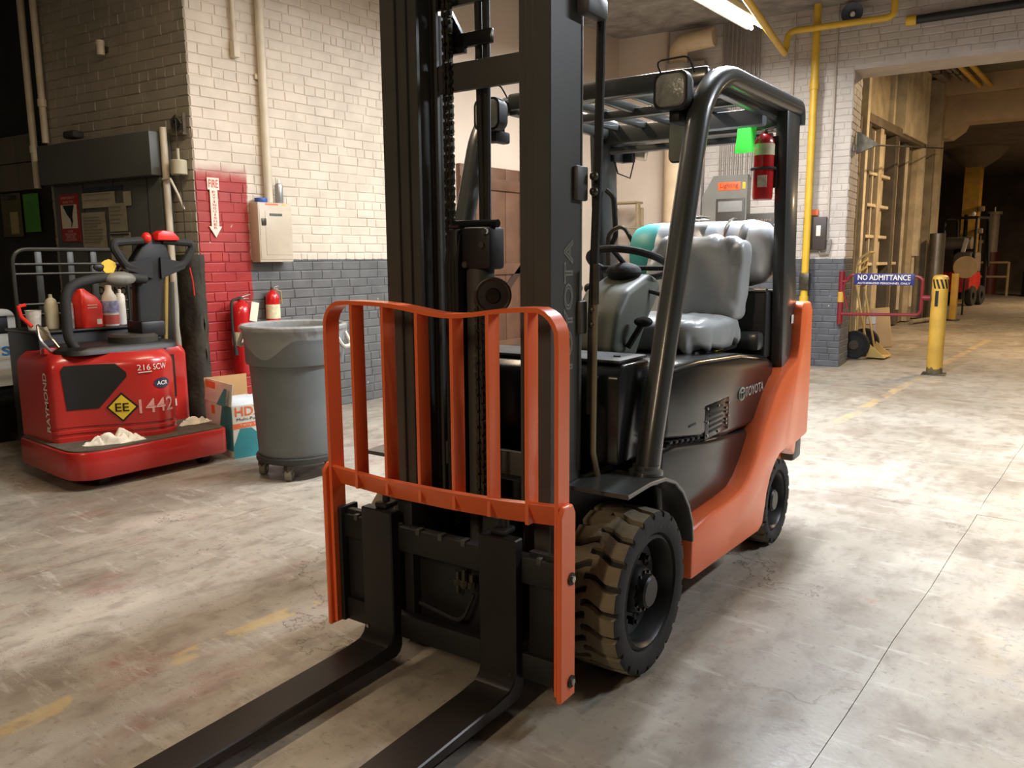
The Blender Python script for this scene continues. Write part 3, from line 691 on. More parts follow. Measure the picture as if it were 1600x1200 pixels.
# tank cradle behind the seat
tcd = MB().box(-.42, .43, 1.36, 1.62, .86, 1.165, .015).build('tank_cradle', M_blk2, F)
MB().box(-.40, .43, 1.34, 1.37, 1.165, 1.178, .002).build('cradle_edge', M_steel, tcd)
MB().box(.30, .42, 1.30, 1.42, .90, .985, .02).build('cradle_corner', M_guard, tcd)
for x in (.02, .22):
    MB().tube([(x, 1.50 + .158 * math.cos(math.radians(a)), 1.335 + .158 * math.sin(math.radians(a))) for a in range(200, -25, -15)], .006, 6).build('clamp_strap', M_steel, tcd)
MB().box(.05, .12, 1.335, 1.45, 1.49, 1.503, .003).build('strap_buckle', M_steel, tcd)
MB().box(.487, .49, 1.55, 1.585, 1.01, 1.05, .001).build('side_sticker', mat('white_sticker', (220, 214, 204), .6), F)

# --- things carried on the truck
tkp = FO + Matrix.Rotation(math.radians(3.6), 3, 'Z') @ Vector((.09, 1.50, 1.18))
tk = thing('propane_tank', 'pale aluminium propane tank with teal collar strapped behind the forklift seat', 'gas tank', tkp, math.radians(3.6))
M_alu = mat('scuffed_aluminium', (214, 218, 222), .34, .15, var=.1, scale=10)
r = .148
MB().lathe([(.001, .338), (.05, .336), (.10, .322), (.135, .29), (r, .24), (r, .235), (r + .002, .23), (r, .22), (r, -.20), (.135, -.245), (.10, -.27), (.001, -.28)], (0, 0, .155), (1, 0, 0), 40).build('tank_shell', M_alu, tk)
MB().lathe([(r + .002, .232), (r + .005, .222), (r + .005, .205), (r + .002, .195)], (0, 0, .155), (1, 0, 0), 40, closed=True).build('weld_seam', mat('dull_aluminium', (120, 122, 124), .5, .6), tk)
M_teal = mat('teal_tank_paint', (70, 168, 164), .45, var=.08)
MB().lathe([(.142, -.20), (.15, -.22), (.145, -.30), (.13, -.345), (.118, -.345), (.13, -.30), (.135, -.22)], (0, 0, .155), (1, 0, 0), 36, closed=True).build('tank_collar', M_teal, tk)
MB().cyl((-.27, 0, .155), (-.36, 0, .155), .02, n=10).cyl((-.33, -.04, .155), (-.33, .03, .16), .014, n=8).build('tank_valve', M_dull, tk)
MB().tube(round_path([(-.34, -.04, .16), (-.40, -.09, .30), (-.48, -.10, .26), (-.50, -.05, -.02)], .07), .011, 8).build('gas_hose', M_dull, tk)

def extinguisher(name, label, loc, rotz, Hh, R, band, group=None, hose=True, tagc=True):
    e = thing(name, label, 'extinguisher', loc, rotz, group)
    M_r = mat('extinguisher_red', (186, 24, 26), .3, var=.06, coat=.4)
    MB().lathe([(R * .92, 0), (R, .01), (R, Hh * .78), (R * .9, Hh * .85), (R * .55, Hh * .91), (R * .3, Hh * .93), (R * .3, Hh * .95)], n=28).build('cylinder', M_r, e)
    MB().lathe([(R + .001, Hh * band[0]), (R + .0015, Hh * (band[0] + .01)), (R + .0015, Hh * (band[1] - .01)), (R + .001, Hh * band[1])], n=28).build('label_band', mat('extinguisher_label', (214, 206, 168), .5, var=.25, scale=30), e)
    MB().cyl((0, 0, Hh * .94), (0, 0, Hh * .99), R * .28, n=10).build('valve', M_steel, e)
    MB().box(-R * .25, R * 1.1, -.008, .008, Hh * .985, Hh * 1.0, .003, rot=Matrix.Rotation(math.radians(-14), 3, 'Y')).build('handle', M_steel, e)
    MB().box(-R * .2, R * .9, -.008, .008, Hh * .955, Hh * .967, .003).build('grip', M_steel, e)
    if hose: MB().tube(round_path([(-R * .2, 0, Hh * .97), (-R * 1.15, -.01, Hh * .95), (-R * 1.25, -.02, Hh * .6), (-R * 1.1, -.03, Hh * .30)], .06), .011, 8).build('hose', M_rub, e); MB().cyl((-R * 1.1, -.03, Hh * .36), (-R * 1.08, -.03, Hh * .26), .014, .018, n=10).build('nozzle', M_rub, e)
    if tagc: MB().box(R * .3, R * 1.15, -R - .008, -R - .006, Hh * .68, Hh * .92, 0, rot=Matrix.Rotation(math.radians(12), 3, 'Y')).build('inspection_tag', mat('paper_tag', (224, 214, 190), .7), e)
    return e
q = FO + Matrix.Rotation(math.radians(3.6), 3, 'Z') @ Vector((.395, 1.345, 1.565))
ge = extinguisher('fire_extinguisher', 'small red fire extinguisher strapped inside forklift guard beside green tag', q, math.radians(3.6), .30, .043, (.62, .78), hose=False, tagc=False)
MB().box(-.05, .05, .03, .05, .05, .27, .004).build('wall_bracket', M_blk2, ge)
MB().tube([(.05 * math.cos(math.radians(a)), .046 * math.sin(math.radians(a)), .13) for a in range(0, 361, 20)], .006, 6).build('retaining_strap', M_blk2, ge)
MB().box(-.01, .03, -.0445, -.0425, .05, .10, .0).build('instruction_label', mat('cream_label', (220, 208, 186), .6, var=.25, scale=60), ge)
q = FO + Matrix.Rotation(math.radians(3.6), 3, 'Z') @ Vector((.335, 1.27, 1.76))
m_t, nt_t, b_t = nodes_mat('neon_green_paper')
b_t.inputs['Base Color'].default_value = lin((66, 232, 70)) + (1,); b_t.inputs['Roughness'].default_value = .6
tr_n = nt_t.nodes.new('ShaderNodeBsdfTranslucent'); tr_n.inputs['Color'].default_value = lin((90, 240, 90)) + (1,)
mx_n = nt_t.nodes.new('ShaderNodeMixShader'); mx_n.inputs[0].default_value = .5
nt_t.links.new(b_t.outputs[0], mx_n.inputs[1]); nt_t.links.new(tr_n.outputs[0], mx_n.inputs[2]); nt_t.links.new(mx_n.outputs[0], nt_t.nodes['Material Output'].inputs[0])
gt = thing('paper_tag', 'bright green paper tag hanging inside the forklift guard', 'tag', q, math.radians(3.6))
MB().grid(lambda u, v: (-.045 + .085 * u + .01 * v, .006 * math.sin(u * 5 + v * 2), .125 * v), 8, 8).build('sheet', m_t, gt)
MB().tube([(0, 0, .12), (.01, .01, .17)], .0015, 4).build('string', M_blk2, gt)
# ------------------------------------------------------------------ red pallet truck
PT = Vector((-4.68, 2.46, 0))
P = thing('pallet_truck', 'red ride-on electric pallet truck with standing platform and black tiller', 'pallet truck', PT, 0)
M_red = mat('red_truck_paint', (174, 38, 32), .3, var=.07, scale=3, coat=.4)
M_mat = mat('grey_rubber_mat', (76, 70, 58), .8, var=.2, scale=12, bump=.4, bscale=50)
M_bat = mat('black_battery_case', (20, 20, 19), .5, var=.2)
plat = [(-.80, -.47), (-.28, -.49)] + [(-.15 + .15 * math.sin(math.radians(a)), -.34 - .15 * math.cos(math.radians(a))) for a in range(0, 91, 15)] + [(0, .44), (-.02, .48), (-.05, .49), (-.80, .49)]
bevel_mb(MB().prism(plat, .062, .228, 'xy'), .012, 2).build('platform', M_red, P)
inn = [(x * .985 - .012, y * .965) for x, y in plat]
MB().prism(inn, .226, .236, 'xy').build('platform_mat', M_mat, P)
base = [(-.84, -.43), (-.45, -.435), (-.395, -.43), (-.365, -.40), (-.335, -.28), (-.27, -.17), (-.19, -.08), (-.125, .02), (-.11, .11), (-.14, .20), (-.21, .255), (-.33, .27), (-.45, .275), (-.475, .31), (-.48, .44), (-.50, .51), (-.56, .535), (-.84, .535)]
def chaikin(p, it=2):
    for _ in range(it):
        q = [p[0]]
        for a, b in zip(p[:-1], p[1:]): q += [(a[0] * .75 + b[0] * .25, a[1] * .75 + b[1] * .25), (a[0] * .25 + b[0] * .75, a[1] * .25 + b[1] * .75)]
        q.append(p[-1]); p = q
    return p
bs = chaikin(base); cl_ = [0]
for a, b in zip(bs[:-1], bs[1:]): cl_.append(cl_[-1] + math.dist(a, b))
S0 = min(range(len(bs)), key=lambda i: math.dist(bs[i], (-.38, -.415)))
def inset(z): return .0 if z < .68 else .02 * ((z - .68) / .05) ** 2 if z < .73 else .02 + .035 * (z - .73) / .03
def truck_surf(s, z, off=0.0):
    s += cl_[S0]; i = 0
    while i < len(cl_) - 2 and cl_[i + 1] < s: i += 1
    t = (s - cl_[i]) / (cl_[i + 1] - cl_[i]); a, b = bs[i], bs[i + 1]; x = a[0] + (b[0] - a[0]) * t; y = a[1] + (b[1] - a[1]) * t
    d = math.dist(a, b); nx, ny = (b[1] - a[1]) / d, -(b[0] - a[0]) / d
    c = (-.60, .03); k = inset(z); v = Vector((c[0] - x, c[1] - y)); v.normalize()
    return (x + nx * off + v.x * k, y + ny * off + v.y * k, z)
rings = []
for z in (.236, .262, .266, .282, .286, .302, .306, .322, .326, .36, .50, .62, .68, .705, .73, .75, .762):
    gz = .007 if z in (.266, .282, .306, .322) else 0
    ring = []
    for i, (x, y) in enumerate(bs):
        c = Vector((-.60 - x, .03 - y)); c.normalize(); k = inset(z) + (gz if x > -.42 else 0); ring.append((x + c.x * k, y + c.y * k, z))
    rings.append(ring)
bd_ = MB().loft(rings).build('power_housing', M_red, P, smooth=40)
def patch(poly_fn, z0, z1, off, n=18, m=10):
    return MB().grid(lambda u, v: truck_surf(poly_fn(z0 + (z1 - z0) * v)[0] + (poly_fn(z0 + (z1 - z0) * v)[1] - poly_fn(z0 + (z1 - z0) * v)[0]) * u, z0 + (z1 - z0) * v, off), n, m)
def pl_(z):
    t = (z - .43) / .27
    l = .055 - .02 * t + (.02 * ((t - .9) / .1) if t > .9 else 0); r_ = .23 + .18 * min(1, t / .75) if t < .75 else .41 - .07 * (t - .75) / .25
    return l, r_
patch(pl_, .43, .70, .004).build('grille_panel', M_bat, bd_)
patch(lambda z: (1.055 + .0 * z, 1.15), .40, .69, .004, 8, 6).build('side_grille', M_bat, bd_)
patch(lambda z: (1.06, 1.145), .335, .385, .004, 6, 2).build('barcode_label', mat('white_label', (210, 202, 186), .6, var=.2, scale=90), bd_)
MB().add([truck_surf(.36 + dx, .43 + dz, .004) for dx, dz in ((0, .093), (-.093, 0), (0, -.093), (.093, 0))], [[0, 1, 2, 3]]).build('diamond_border', mat('black_vinyl', (18, 18, 16), .5), bd_, smooth=0)
MB().add([truck_surf(.36 + dx, .43 + dz, .0065) for dx, dz in ((0, .078), (-.078, 0), (0, -.078), (.078, 0))], [[0, 1, 2, 3]]).build('diamond_sign', mat('yellow_vinyl', (226, 196, 52), .5, var=.03), bd_, smooth=0)
M_ink = MATS['black_vinyl']; M_wht = mat('white_vinyl', (222, 214, 200), .5, var=.08, scale=40)
text_on('EE', .078, .052, lambda u, v: truck_surf(.321 + u, .404 + v, .009), bold=.012).build('diamond_lettering', M_ink, bd_, smooth=0)
text_on('1442', .215, .088, lambda u, v: truck_surf(.455 + u, .385 + v, .004), bold=.01).build('unit_number', mat('stencil_white', (208, 150, 140), .6, var=.2, scale=40), bd_, smooth=0)
MB().add([truck_surf(.60, .565, .004)] + [truck_surf(.60 + .052 * math.cos(t * PI / 12), .565 + .032 * math.sin(t * PI / 12), .004) for t in range(24)], [[0, 1 + t, 1 + (t + 1) % 24] for t in range(24)]).build('oval_badge', mat('navy_badge', (44, 52, 74), .4), bd_, smooth=0)
text_on('ACR', .07, .026, lambda u, v: truck_surf(.565 + u, .552 + v, .0065), bold=.015).build('badge_lettering', M_wht, bd_, smooth=0)
text_on('216', .075, .036, lambda u, v: truck_surf(.46 + u, .652 + v, .004)).build('marker_number', M_wht, bd_, smooth=0)
text_on('SCW', .085, .036, lambda u, v: truck_surf(.55 + u, .652 + v, .004)).build('marker_letters', M_wht, bd_, smooth=0)
MB().tube([truck_surf(.465 + .075 * t / 6, .638 + .004 * t / 6, .004) for t in range(7)], .003, 5).build('marker_stroke', M_wht, bd_)
text_on('RAYMOND', .36, .052, lambda u, v: (-.415 - v, -.4365, .30 + u), bold=.02).build('maker_lettering', M_wht, bd_, smooth=0)
# console, grab bar and tiller
MB().loft([[(-.52 + x * k, .02 + y * k, z) for x, y in rrect(.46, .74, .12, 5)] for (z, k) in ((.758, 1), (.785, .97), (.80, .9))]).build('console', M_bat, P)
MB().lathe([(.15, .80), (.15, .835), (.13, .85), (.001, .85)], (-.50, .15, 0), n=28).build('console_turret', mat('grey_black_plastic', (52, 49, 43), .5), P)
MB().box(-.62, -.42, .17, .34, .82, .93, .02).build('tiller_base', M_bat, P)
gb = MB().tube(round_path([(-.44, -.24, .78), (-.44, -.28, .86), (-.44, -.275, 1.16), (-.44, -.10, 1.215), (-.44, .12, 1.215), (-.46, .24, 1.20)], .09, 6), .030, 12).build('grab_bar', M_rub, P)
MB().sphere((-.425, .06, 1.205), .1, 18, 10, (.45, 1, .45)).build('control_pod', mat('grey_keypad', (112, 110, 100), .5, var=.15, scale=30), P)
tc = MB().loft([[(-.52 + x, y, z) for x, y in rrect(w, d, .02, 3, 0, c)] for (z, w, d, c) in ((.86, .10, .15, .255), (1.0, .09, .17, .27), (1.16, .08, .19, .285), (1.26, .08, .25, .30), (1.33, .09, .26, .315), (1.43, .09, .15, .335), (1.46, .08, .12, .34))]).build('tiller_column', M_bat, P)
for s in (-1, 1):
    c = .325
    lp_ = round_path([(-.49, c + s * .05, 1.25), (-.48, c + s * .20, 1.29), (-.47, c + s * .27, 1.40), (-.47, c + s * .26, 1.435), (-.48, c + s * .06, 1.45)], .035, 5)
    MB().tube(lp_, .026, 10).build('tiller_loop', M_rub, P)
    MB().prism([(c + s * .03, 1.20), (c + s * .20, 1.265), (c + s * .22, 1.30), (c + s * .03, 1.34)], -.52, -.46, 'yz').build('tiller_web', M_bat, P)
M_redp = mat('red_plastic', (222, 46, 34), .35, var=.05)
MB().sphere((-.47, .275, 1.465), .045, 14, 8, (.8, .7, .8)).build('horn_button', M_redp, P)
bevel_mb(MB().prism([(.33, 1.45), (.335, 1.495), (.37, 1.515), (.44, 1.51), (.485, 1.465), (.48, 1.45)], -.52, -.43, 'yz'), .012, 2).build('belly_switch', M_redp, P)
MB().tube([(-.46, .56, 1.27), (-.45, .57, 1.18), (-.45, .575, 1.08)], .004, 5).build('key_lanyard', M_redp, P)
MB().loft([[(-.44 + .012 * math.sin(k * 2.0 + q), .0 + .045 * math.cos(k * PI / 6), 1.285 + .045 * math.sin(k * PI / 6)) for k in range(12)] for q in (0, 1)]).build('yellow_glove_clip', mat('yellow_clip', (226, 190, 60), .5), P)
MB().sphere((-.44, -.06, 1.28), .03, 10, 6, (.5, 1.2, .8)).build('blue_glove_clip', M_ink, P)
bt = MB().box(-1.30, -.82, -.30, .52, .10, .862, .012).build('battery_box', M_bat, P)
MB().box(-1.31, -.80, -.31, .53, .862, .878, .005).build('battery_lid', mat('black_steel_lid', (34, 33, 30), .45), bt)
M_rack = mat('grey_rack_steel', (66, 66, 60), .4, .5, var=.2)
MB().tube(round_path([(-1.27, -.235, .88), (-1.27, -.235, 1.40), (-1.27, .53, 1.40), (-1.27, .53, .88)], .10, 6), .014, 8).build('load_rack_frame', M_rack, P)
for z in (1.30, 1.235, 1.03, .96): MB().cyl((-1.27, -.235, z), (-1.27, .53, z), .008, n=8).build('rack_rail', M_rack, P)
for y in (-.07, .30, .14): MB().box(-1.285, -1.275, y - .022, y + .022, .88, 1.39, .002).build('rack_upright', M_rack, P)
for s in (-1, 1): bevel_mb(MB().prism([(-1.3, .05), (-1.72, .05), (-1.75, .065), (-1.72, .09), (-1.3, .10)], .10 + s * .20 - .09, .10 + s * .20 + .09, 'xz'), .005, 1).build('lift_fork', M_bat, P)
for (x, y) in ((-.12, -.30), (-.12, .36)):
    MB().cyl((x, y - .03, .05), (x, y + .03, .05), .05, n=18).box(x - .03, x + .03, y - .038, y + .038, .055, .075).build('caster', M_rub, P)
MB().cyl((-.62, .0, .12), (-.62, .12, .12), .12, n=24).build('drive_wheel', M_rub, P)
for y in (-.10, .30): MB().cyl((-1.6, y - .06, .05), (-1.6, y + .06, .05), .05, n=16).build('load_wheel', M_rub, P)
MB().box(-.56, -.50, -.40, -.30, .76, .80, .01).build('clip_bracket', M_red, P)
MB().tube(round_path([(-.50, -.36, .78), (-.50, -.42, .86), (-.56, -.40, .95), (-.56, -.33, .86), (-.50, -.30, .78)], .03), .008, 6, True).build('wire_bail', M_steel, P)
MB().box(-.575, -.56, -.40, -.33, .84, .92, .004, rot=Matrix.Rotation(.3, 3, 'X')).build('steel_clip', mat('brassy_plate', (170, 156, 124), .45, .5), P)
MB().tube([(-.58, -.42, .93), (-.62, -.46, .99), (-.62, -.47, 1.05), (-.62, -.43, 1.06)], .012, 8).build('red_strap', M_redp, P)

# loose things on the truck
ZT = .878
def bottle(name, label, cat, x, y, prof, m, capm=None, capprof=None, extra=None):
    t = thing(name, label, cat, PT + Vector((x, y, ZT)))
    MB().lathe(prof, n=20).build('body', m, t)
    if capprof: MB().lathe(capprof, n=14).build('cap', capm, t)
    if extra: extra(t)
    return t
M_wp = mat('white_plastic', (222, 218, 206), .4, var=.05); M_bc = mat('blue_cap', (40, 60, 150), .4)
jug = thing('oil_jug', 'red plastic oil jug on the pallet truck battery lid', 'jug', PT + Vector((-.90, .055, ZT)), .35)
MB().loft([[(x, y + c, z) for x, y in rrect(w, d, .02, 4)] for (z, w, d, c) in ((0, .10, .16, 0), (.01, .11, .17, 0), (.15, .11, .17, 0), (.20, .10, .13, -.015), (.245, .06, .06, -.04), (.26, .045, .045, -.045))]).build('body', M_redp, jug)
MB().cyl((0, -.045, .26), (0, -.045, .285), .02, n=14).build('cap', M_bat, jug)
MB().box(.0555, .057, .02, .06, .02, .055).build('barcode_label', M_wht, jug)
for k in range(2): MB().box(.0555, .057, -.05, .03, .13 + k * .018, .135 + k * .018).build('label_line', M_wht, jug)
def spray_extra(t):
    MB().lathe([(.0565, .09), (.0565, .17)], n=20).build('label', mat('blue_white_label', (150, 156, 196), .5, var=.45, scale=40), t)
    MB().lathe([(.056, .012), (.0563, .02), (.0563, .075)], n=20).build('pink_liquid', mat('pink_cleaner', (196, 92, 84), .3), t)
bottle('spray_bottle', 'white spray bottle half full of pink cleaner on battery lid', 'bottle', -.92, .215, [(.052, 0), (.055, .01), (.055, .15), (.045, .20), (.022, .245), (.02, .275), (.001, .277)], M_wp, None, None, spray_extra)
bottle('aerosol_can', 'tall white aerosol can beside the spray bottle', 'can', -.97, .315, [(.032, 0), (.033, .01), (.033, .195), (.024, .215), (.001, .218)], M_wp, M_wp, [(.012, .215), (.012, .24), (.006, .245), (.001, .246)])
bottle('glue_bottle', 'cream plastic bottle with slanted top by the load rack', 'bottle', -1.0, -.13, [(.04, 0), (.042, .01), (.042, .15), (.03, .19), (.012, .205), (.012, .225), (.001, .227)], mat('cream_plastic', (196, 190, 166), .45))
bottle('lotion_bottle', 'pale grey bottle with yellowed cap standing by red jug', 'bottle', -.90, -.075, [(.036, 0), (.038, .01), (.038, .16), (.02, .185), (.001, .187)], mat('pale_bottle', (176, 178, 170), .4, var=.2, scale=25), mat('yellowed_cap', (206, 196, 150), .5), [(.02, .185), (.026, .19), (.022, .235), (.012, .25), (.001, .25)])
bottle('paper_cup', 'white paper cup on the battery lid by the rack', 'cup', -.97, -.255, [(.034, 0), (.036, .002), (.047, .125), (.05, .128), (.044, .128), (.035, .006), (.001, .006)], mat('paper_cup_white', (214, 212, 204), .6, var=.2, scale=30))
def rag(label, loc, sx, sy, hh, seed, rz):
    t = thing('cleaning_rag', label, 'rag', loc, rz)
    def fn(u, v):
        x = (u - .5) * 2; y = (v - .5) * 2; e = 1 - .5 * abs(x) ** 2.2
        n1 = noise.noise(Vector((u * 5.2 + seed, v * 3.6, seed))); n2 = noise.noise(Vector((u * 13 + seed, v * 9, 2)))
        h = max(0.004, hh * (1 - max(abs(x), abs(y)) ** 2) * (.35 + 1.3 * abs(n1)) + .012 * n2)
        return (x * sx * (1 + .25 * n1), y * sy * e * (1 + .35 * noise.noise(Vector((u * 4, v * 3, seed + 5)))), h)
    m = MB().grid(fn, 36, 24); b = MB().add(m.v, m.f); b.add([(p[0], p[1], max(.001, p[2] - .004)) for p in m.v], [f[::-1] for f in m.f])
    b.build('cloth', mat('white_cotton_rag', (226, 220, 204), .85, var=.08, scale=20), t, smooth=60)
rag('white cotton rag crumpled on the platform below the yellow diamond', PT + Vector((-.13, -.20, .236)), .16, .06, .075, 1.3, 1.25)
rag('dirty white rag on the platform beside the red housing', PT + Vector((-.26, .405, .236)), .10, .045, .05, 4.4, 1.5)

# ------------------------------------------------------------------ grey trash can on a dolly
TC = thing('trash_can', 'grey round trash can with clear liner on a wheeled dolly', 'trash can', (-4.085, 3.06, 0))
M_can = mat('grey_can_plastic', (106, 112, 112), .45, var=.14, scale=3, bump=.08)
MB().lathe([(.001, .135), (.238, .135), (.245, .15), (.258, .40), (.274, .695), (.290, .70), (.294, .71), (.300, .90), (.314, .905), (.316, .925), (.306, .932), (.295, .925), (.288, .72), (.264, .68), (.23, .16), (.001, .155)], n=48).build('barrel', M_can, TC)
for a in (25, 205):
    c, s = math.cos(math.radians(a)), math.sin(math.radians(a)); tx = Vector((-s, c, 0)); rd = Vector((c, s, 0))
    MB().tube(round_path([rd * .305 + tx * -.07 + UP * .88, rd * .35 + tx * -.06 + UP * .80, rd * .35 + tx * .06 + UP * .80, rd * .305 + tx * .07 + UP * .88], .03), .013, 8).build('handle', mat('pale_grey_plastic', (168, 166, 156), .5), TC)
def liner():
    def fn(u, v):
        a = u * 2 * PI; w = .10 + .06 * noise.noise(Vector((math.cos(a) * 1.6, math.sin(a) * 1.6, 3))) + (.07 * math.exp(-((u - .80) / .06) ** 2))
        k = noise.noise(Vector((math.cos(a) * 9, math.sin(a) * 9, v * 3))) * .006
        if v < .35: t = v / .35; return (math.cos(a) * (.288 - .012 * (1 - t) + k), math.sin(a) * (.288 - .012 * (1 - t) + k), .78 + (.936 - .78) * t)
        t = (v - .35) / .65; r_ = .296 + .025 * min(1, t * 5) + k + .002; return (math.cos(a) * (r_ - .012 * max(0, t - .3)), math.sin(a) * (r_ - .012 * max(0, t - .3)), .937 - max(0, t - .1) * w)
    return MB().grid(fn, 120, 16)
m_l, nt_l, b_l = nodes_mat('clear_liner_film')
g_l = NG(nt_l); b_l.inputs['Roughness'].default_value = .18; b_l.inputs['Base Color'].default_value = (.85, .85, .82, 1); b_l.inputs['Alpha'].default_value = .16
nt_l.links.new(g_l.bump(g_l.noise(26, 4, stretch=(1, 1, .3)), .9, .02), b_l.inputs['Normal'])
liner().build('liner_bag', m_l, TC, smooth=80)
dl = MB().lathe([(.001, .10), (.25, .10), (.262, .108), (.262, .135), (.25, .14), (.001, .136)], n=36).build('dolly', mat('dark_dolly_plastic', (48, 49, 47), .6), TC)
for k in range(5):
    a = 2 * PI * k / 5 - .95; x, y = .22 * math.cos(a), .22 * math.sin(a)
    cst = MB().box(x - .02, x + .02, y - .028, y + .028, .055, .102, .004).build('caster_fork', M_dull, TC)
    MB().cyl((x - .015, y - .01, .038), (x + .015, y + .01, .038), .038, n=18).build('caster_wheel', mat('pale_caster_rubber', (120, 116, 100), .6), cst)
    MB().cyl((x - .019, y - .012, .038), (x + .019, y + .012, .038), .012, n=10).build('caster_axle', M_steel, cst)

# ------------------------------------------------------------------ open towel carton
HB = thing('cardboard_carton', 'open teal and orange towel carton between pallet truck and trash can', 'box', (-4.70, 2.99, 0), math.radians(80))
M_cw = mat('carton_white', (216, 212, 202), .7, var=.05); M_ct = mat('carton_teal', (52, 134, 140), .7, var=.12); M_co = mat('carton_orange', (226, 112, 66), .7); M_kraft = mat('kraft_cardboard', (176, 138, 92), .8, var=.1)
wbx = .31; dbx = .45; hbx = .355
cbm = MB().box(0, wbx, 0, .005, 0, hbx).box(0, .005, 0, dbx, 0, hbx).box(0, wbx, dbx - .005, dbx, 0, hbx).box(wbx - .005, wbx, 0, dbx, 0, hbx).box(0, wbx, 0, dbx, 0, .005)
cbm.build('box_walls', M_cw, HB)
q = lambda pts, m, n: MB().add(pts, [list(range(len(pts)))]).build(n, m, HB, smooth=0)
q([(0, -.001, 0), (wbx, -.001, 0), (wbx, -.001, .03), (.13, -.001, .20), (.05, -.001, .20), (0, -.001, .08)], M_ct, 'teal_print')
q([(0, -.0015, .20), (wbx, -.0015, .215), (wbx, -.0015, .245), (0, -.0015, .235)], M_co, 'orange_band')
q([(.24, -.002, .06), (wbx, -.002, .05), (wbx, -.002, .09), (.24, -.002, .09)], M_co, 'orange_corner')
wall_text('HDX', .20, .062, .02, -.002, .285, bold=.02).build('brand_lettering', M_co, HB, smooth=0)
wall_text('Multi-Purpose', .22, .026, .03, -.002, .248).build('small_lettering', M_ink, HB, smooth=0)
wall_text('Terry Towels', .20, .020, .05, -.002, .213).build('band_lettering', M_cw, HB, smooth=0)
q([(-.001, 0, .05), (-.001, 0, hbx), (-.001, .15, hbx), (-.001, .24, .12), (-.001, .2, .05)], M_ct, 'teal_side_print')
q([(-.0015, .28, .27), (-.0015, .34, .27), (-.0015, .34, .33), (-.0015, .28, .33)], M_co, 'orange_side_print')
fl1 = MB().box(0, .005, 0, dbx, hbx, hbx + .15).build('side_flap', M_cw, HB); fl1.rotation_euler = (0, .12, 0); fl1.location = (-.045, 0, 0)
q([(-.04, .005, hbx + .005), (-.04, .15, hbx + .005), (-.022, .05, hbx + .12), (-.022, .005, hbx + .12)], M_ct, 'teal_flap_print')
q([(-.022, .2, hbx + .10), (-.022, .355, hbx + .10), (-.02, .355, hbx + .145), (-.02, .2, hbx + .145)], M_co, 'orange_flap_print')
fl2 = MB().box(0, wbx, dbx - .005, dbx, hbx, hbx + .15, 0).build('back_flap', M_kraft, HB)
MB().box(.02, wbx - .02, .06, .30, hbx - .02, hbx + .01, .02, rot=Matrix.Rotation(.12, 3, 'X')).build('towel_bundle', mat('pale_blue_towel', (196, 206, 212), .8), HB)

# ------------------------------------------------------------------ things on the left wall (frame: x along the wall, y into it)
def lwt(name, label, cat, y, z, group=None, off=0.0): return thing(name, label, cat, (LX + .014 + off, y, z), PI / 2, group)
M_cond = mat('cream_painted_pipe', (206, 194, 170), .45, var=.1)
c1 = lwt('conduit_pipe', 'thick cream conduit pipe running up white brick to the ceiling', 'pipe', 4.04, 1.775)
MB().cyl((0, -.04, 0), (0, -.04, HZ - 1.775), .034, n=14).build('pipe', M_cond, c1)
for z in (.95, 1.9): MB().box(-.05, .05, -.02, 0, z, z + .04, .005).build('pipe_clip', M_cond, c1)
c2 = lwt('thin_conduit', 'thin cream conduit ending in a small box on white brick', 'pipe', 3.81, 2.85)
MB().cyl((0, -.025, .06), (0, -.025, HZ - 2.85), .018, n=10).build('pipe', M_cond, c2); MB().box(-.025, .028, -.06, 0, 0, .12, .006).build('end_box', M_cond, c2)
bx = lwt('breaker_box', 'cream steel breaker box with hinged door below the conduit pipe', 'electrical box', 4.035, 1.30)
M_box = mat('cream_enamel', (188, 176, 154), .45, var=.08)
MB().box(-.16, .16, -.12, 0, 0, .47, .008).build('cabinet', M_box, bx)
dr = MB().box(-.10, .145, -.128, -.118, .055, .405, .012).build('cabinet_door', M_box, bx)
MB().box(-.15, .15, -.124, -.118, .02, .45, .004).build('door_frame', M_box, bx)
MB().box(-.135, -.095, -.135, -.124, .29, .345, .004).build('latch', M_dull, dr)
MB().box(-.09, .03, -.123, -.1205, .435, .462, .001).build('orange_label', M_co, bx); MB().box(.07, .105, -.123, -.1205, .437, .462, .001).build('yellow_label', mat('yellow_tape', (206, 180, 60), .6), bx)
MB().box(-.06, .06, -.131, -.128, .365, .385, .001).build('door_label', mat('dark_grey_label', (90, 88, 80), .6), dr)
sc_ = lwt('spray_can', 'silver spray paint can standing on the cream breaker box', 'can', 4.12, 1.77)
MB().lathe([(.030, 0), (.032, .006), (.032, .14), (.026, .155), (.016, .16)], (0, -.07, 0), n=18).build('body', mat('silver_can', (160, 160, 156), .35, .6), sc_); MB().lathe([(.012, .158), (.012, .18), (.006, .195), (.001, .196)], (0, -.07, 0), n=12).build('nozzle', M_wp, sc_)
tr_ = lwt('tape_roll', 'blue tape roll lying on the cream breaker box', 'tape', 3.95, 1.77); MB().lathe([(.022, 0), (.048, 0), (.05, .004), (.05, .032), (.048, .036), (.022, .036)], (0, -.06, 0), n=24, closed=True).build('roll', mat('blue_tape', (52, 84, 156), .5), tr_)
e1 = extinguisher('fire_extinguisher', 'large red fire extinguisher with paper tag on red painted brick', (LX + .11, 3.69, .42), PI / 2, .62, .080, (.38, .55))
MB().box(-.02, .02, .08, .105, .3, .5, .003).build('wall_bracket', M_dull, e1); MB().box(.0, .06, -.0815, -.0795, .16, .21).build('blue_sticker', mat('blue_sticker', (60, 110, 180), .5), e1)
e2 = extinguisher('fire_extinguisher', 'small red fire extinguisher hung on grey painted brick above trash can', (LX + .09, 4.0, .66), PI / 2, .44, .056, (.42, .68), hose=False, tagc=False)
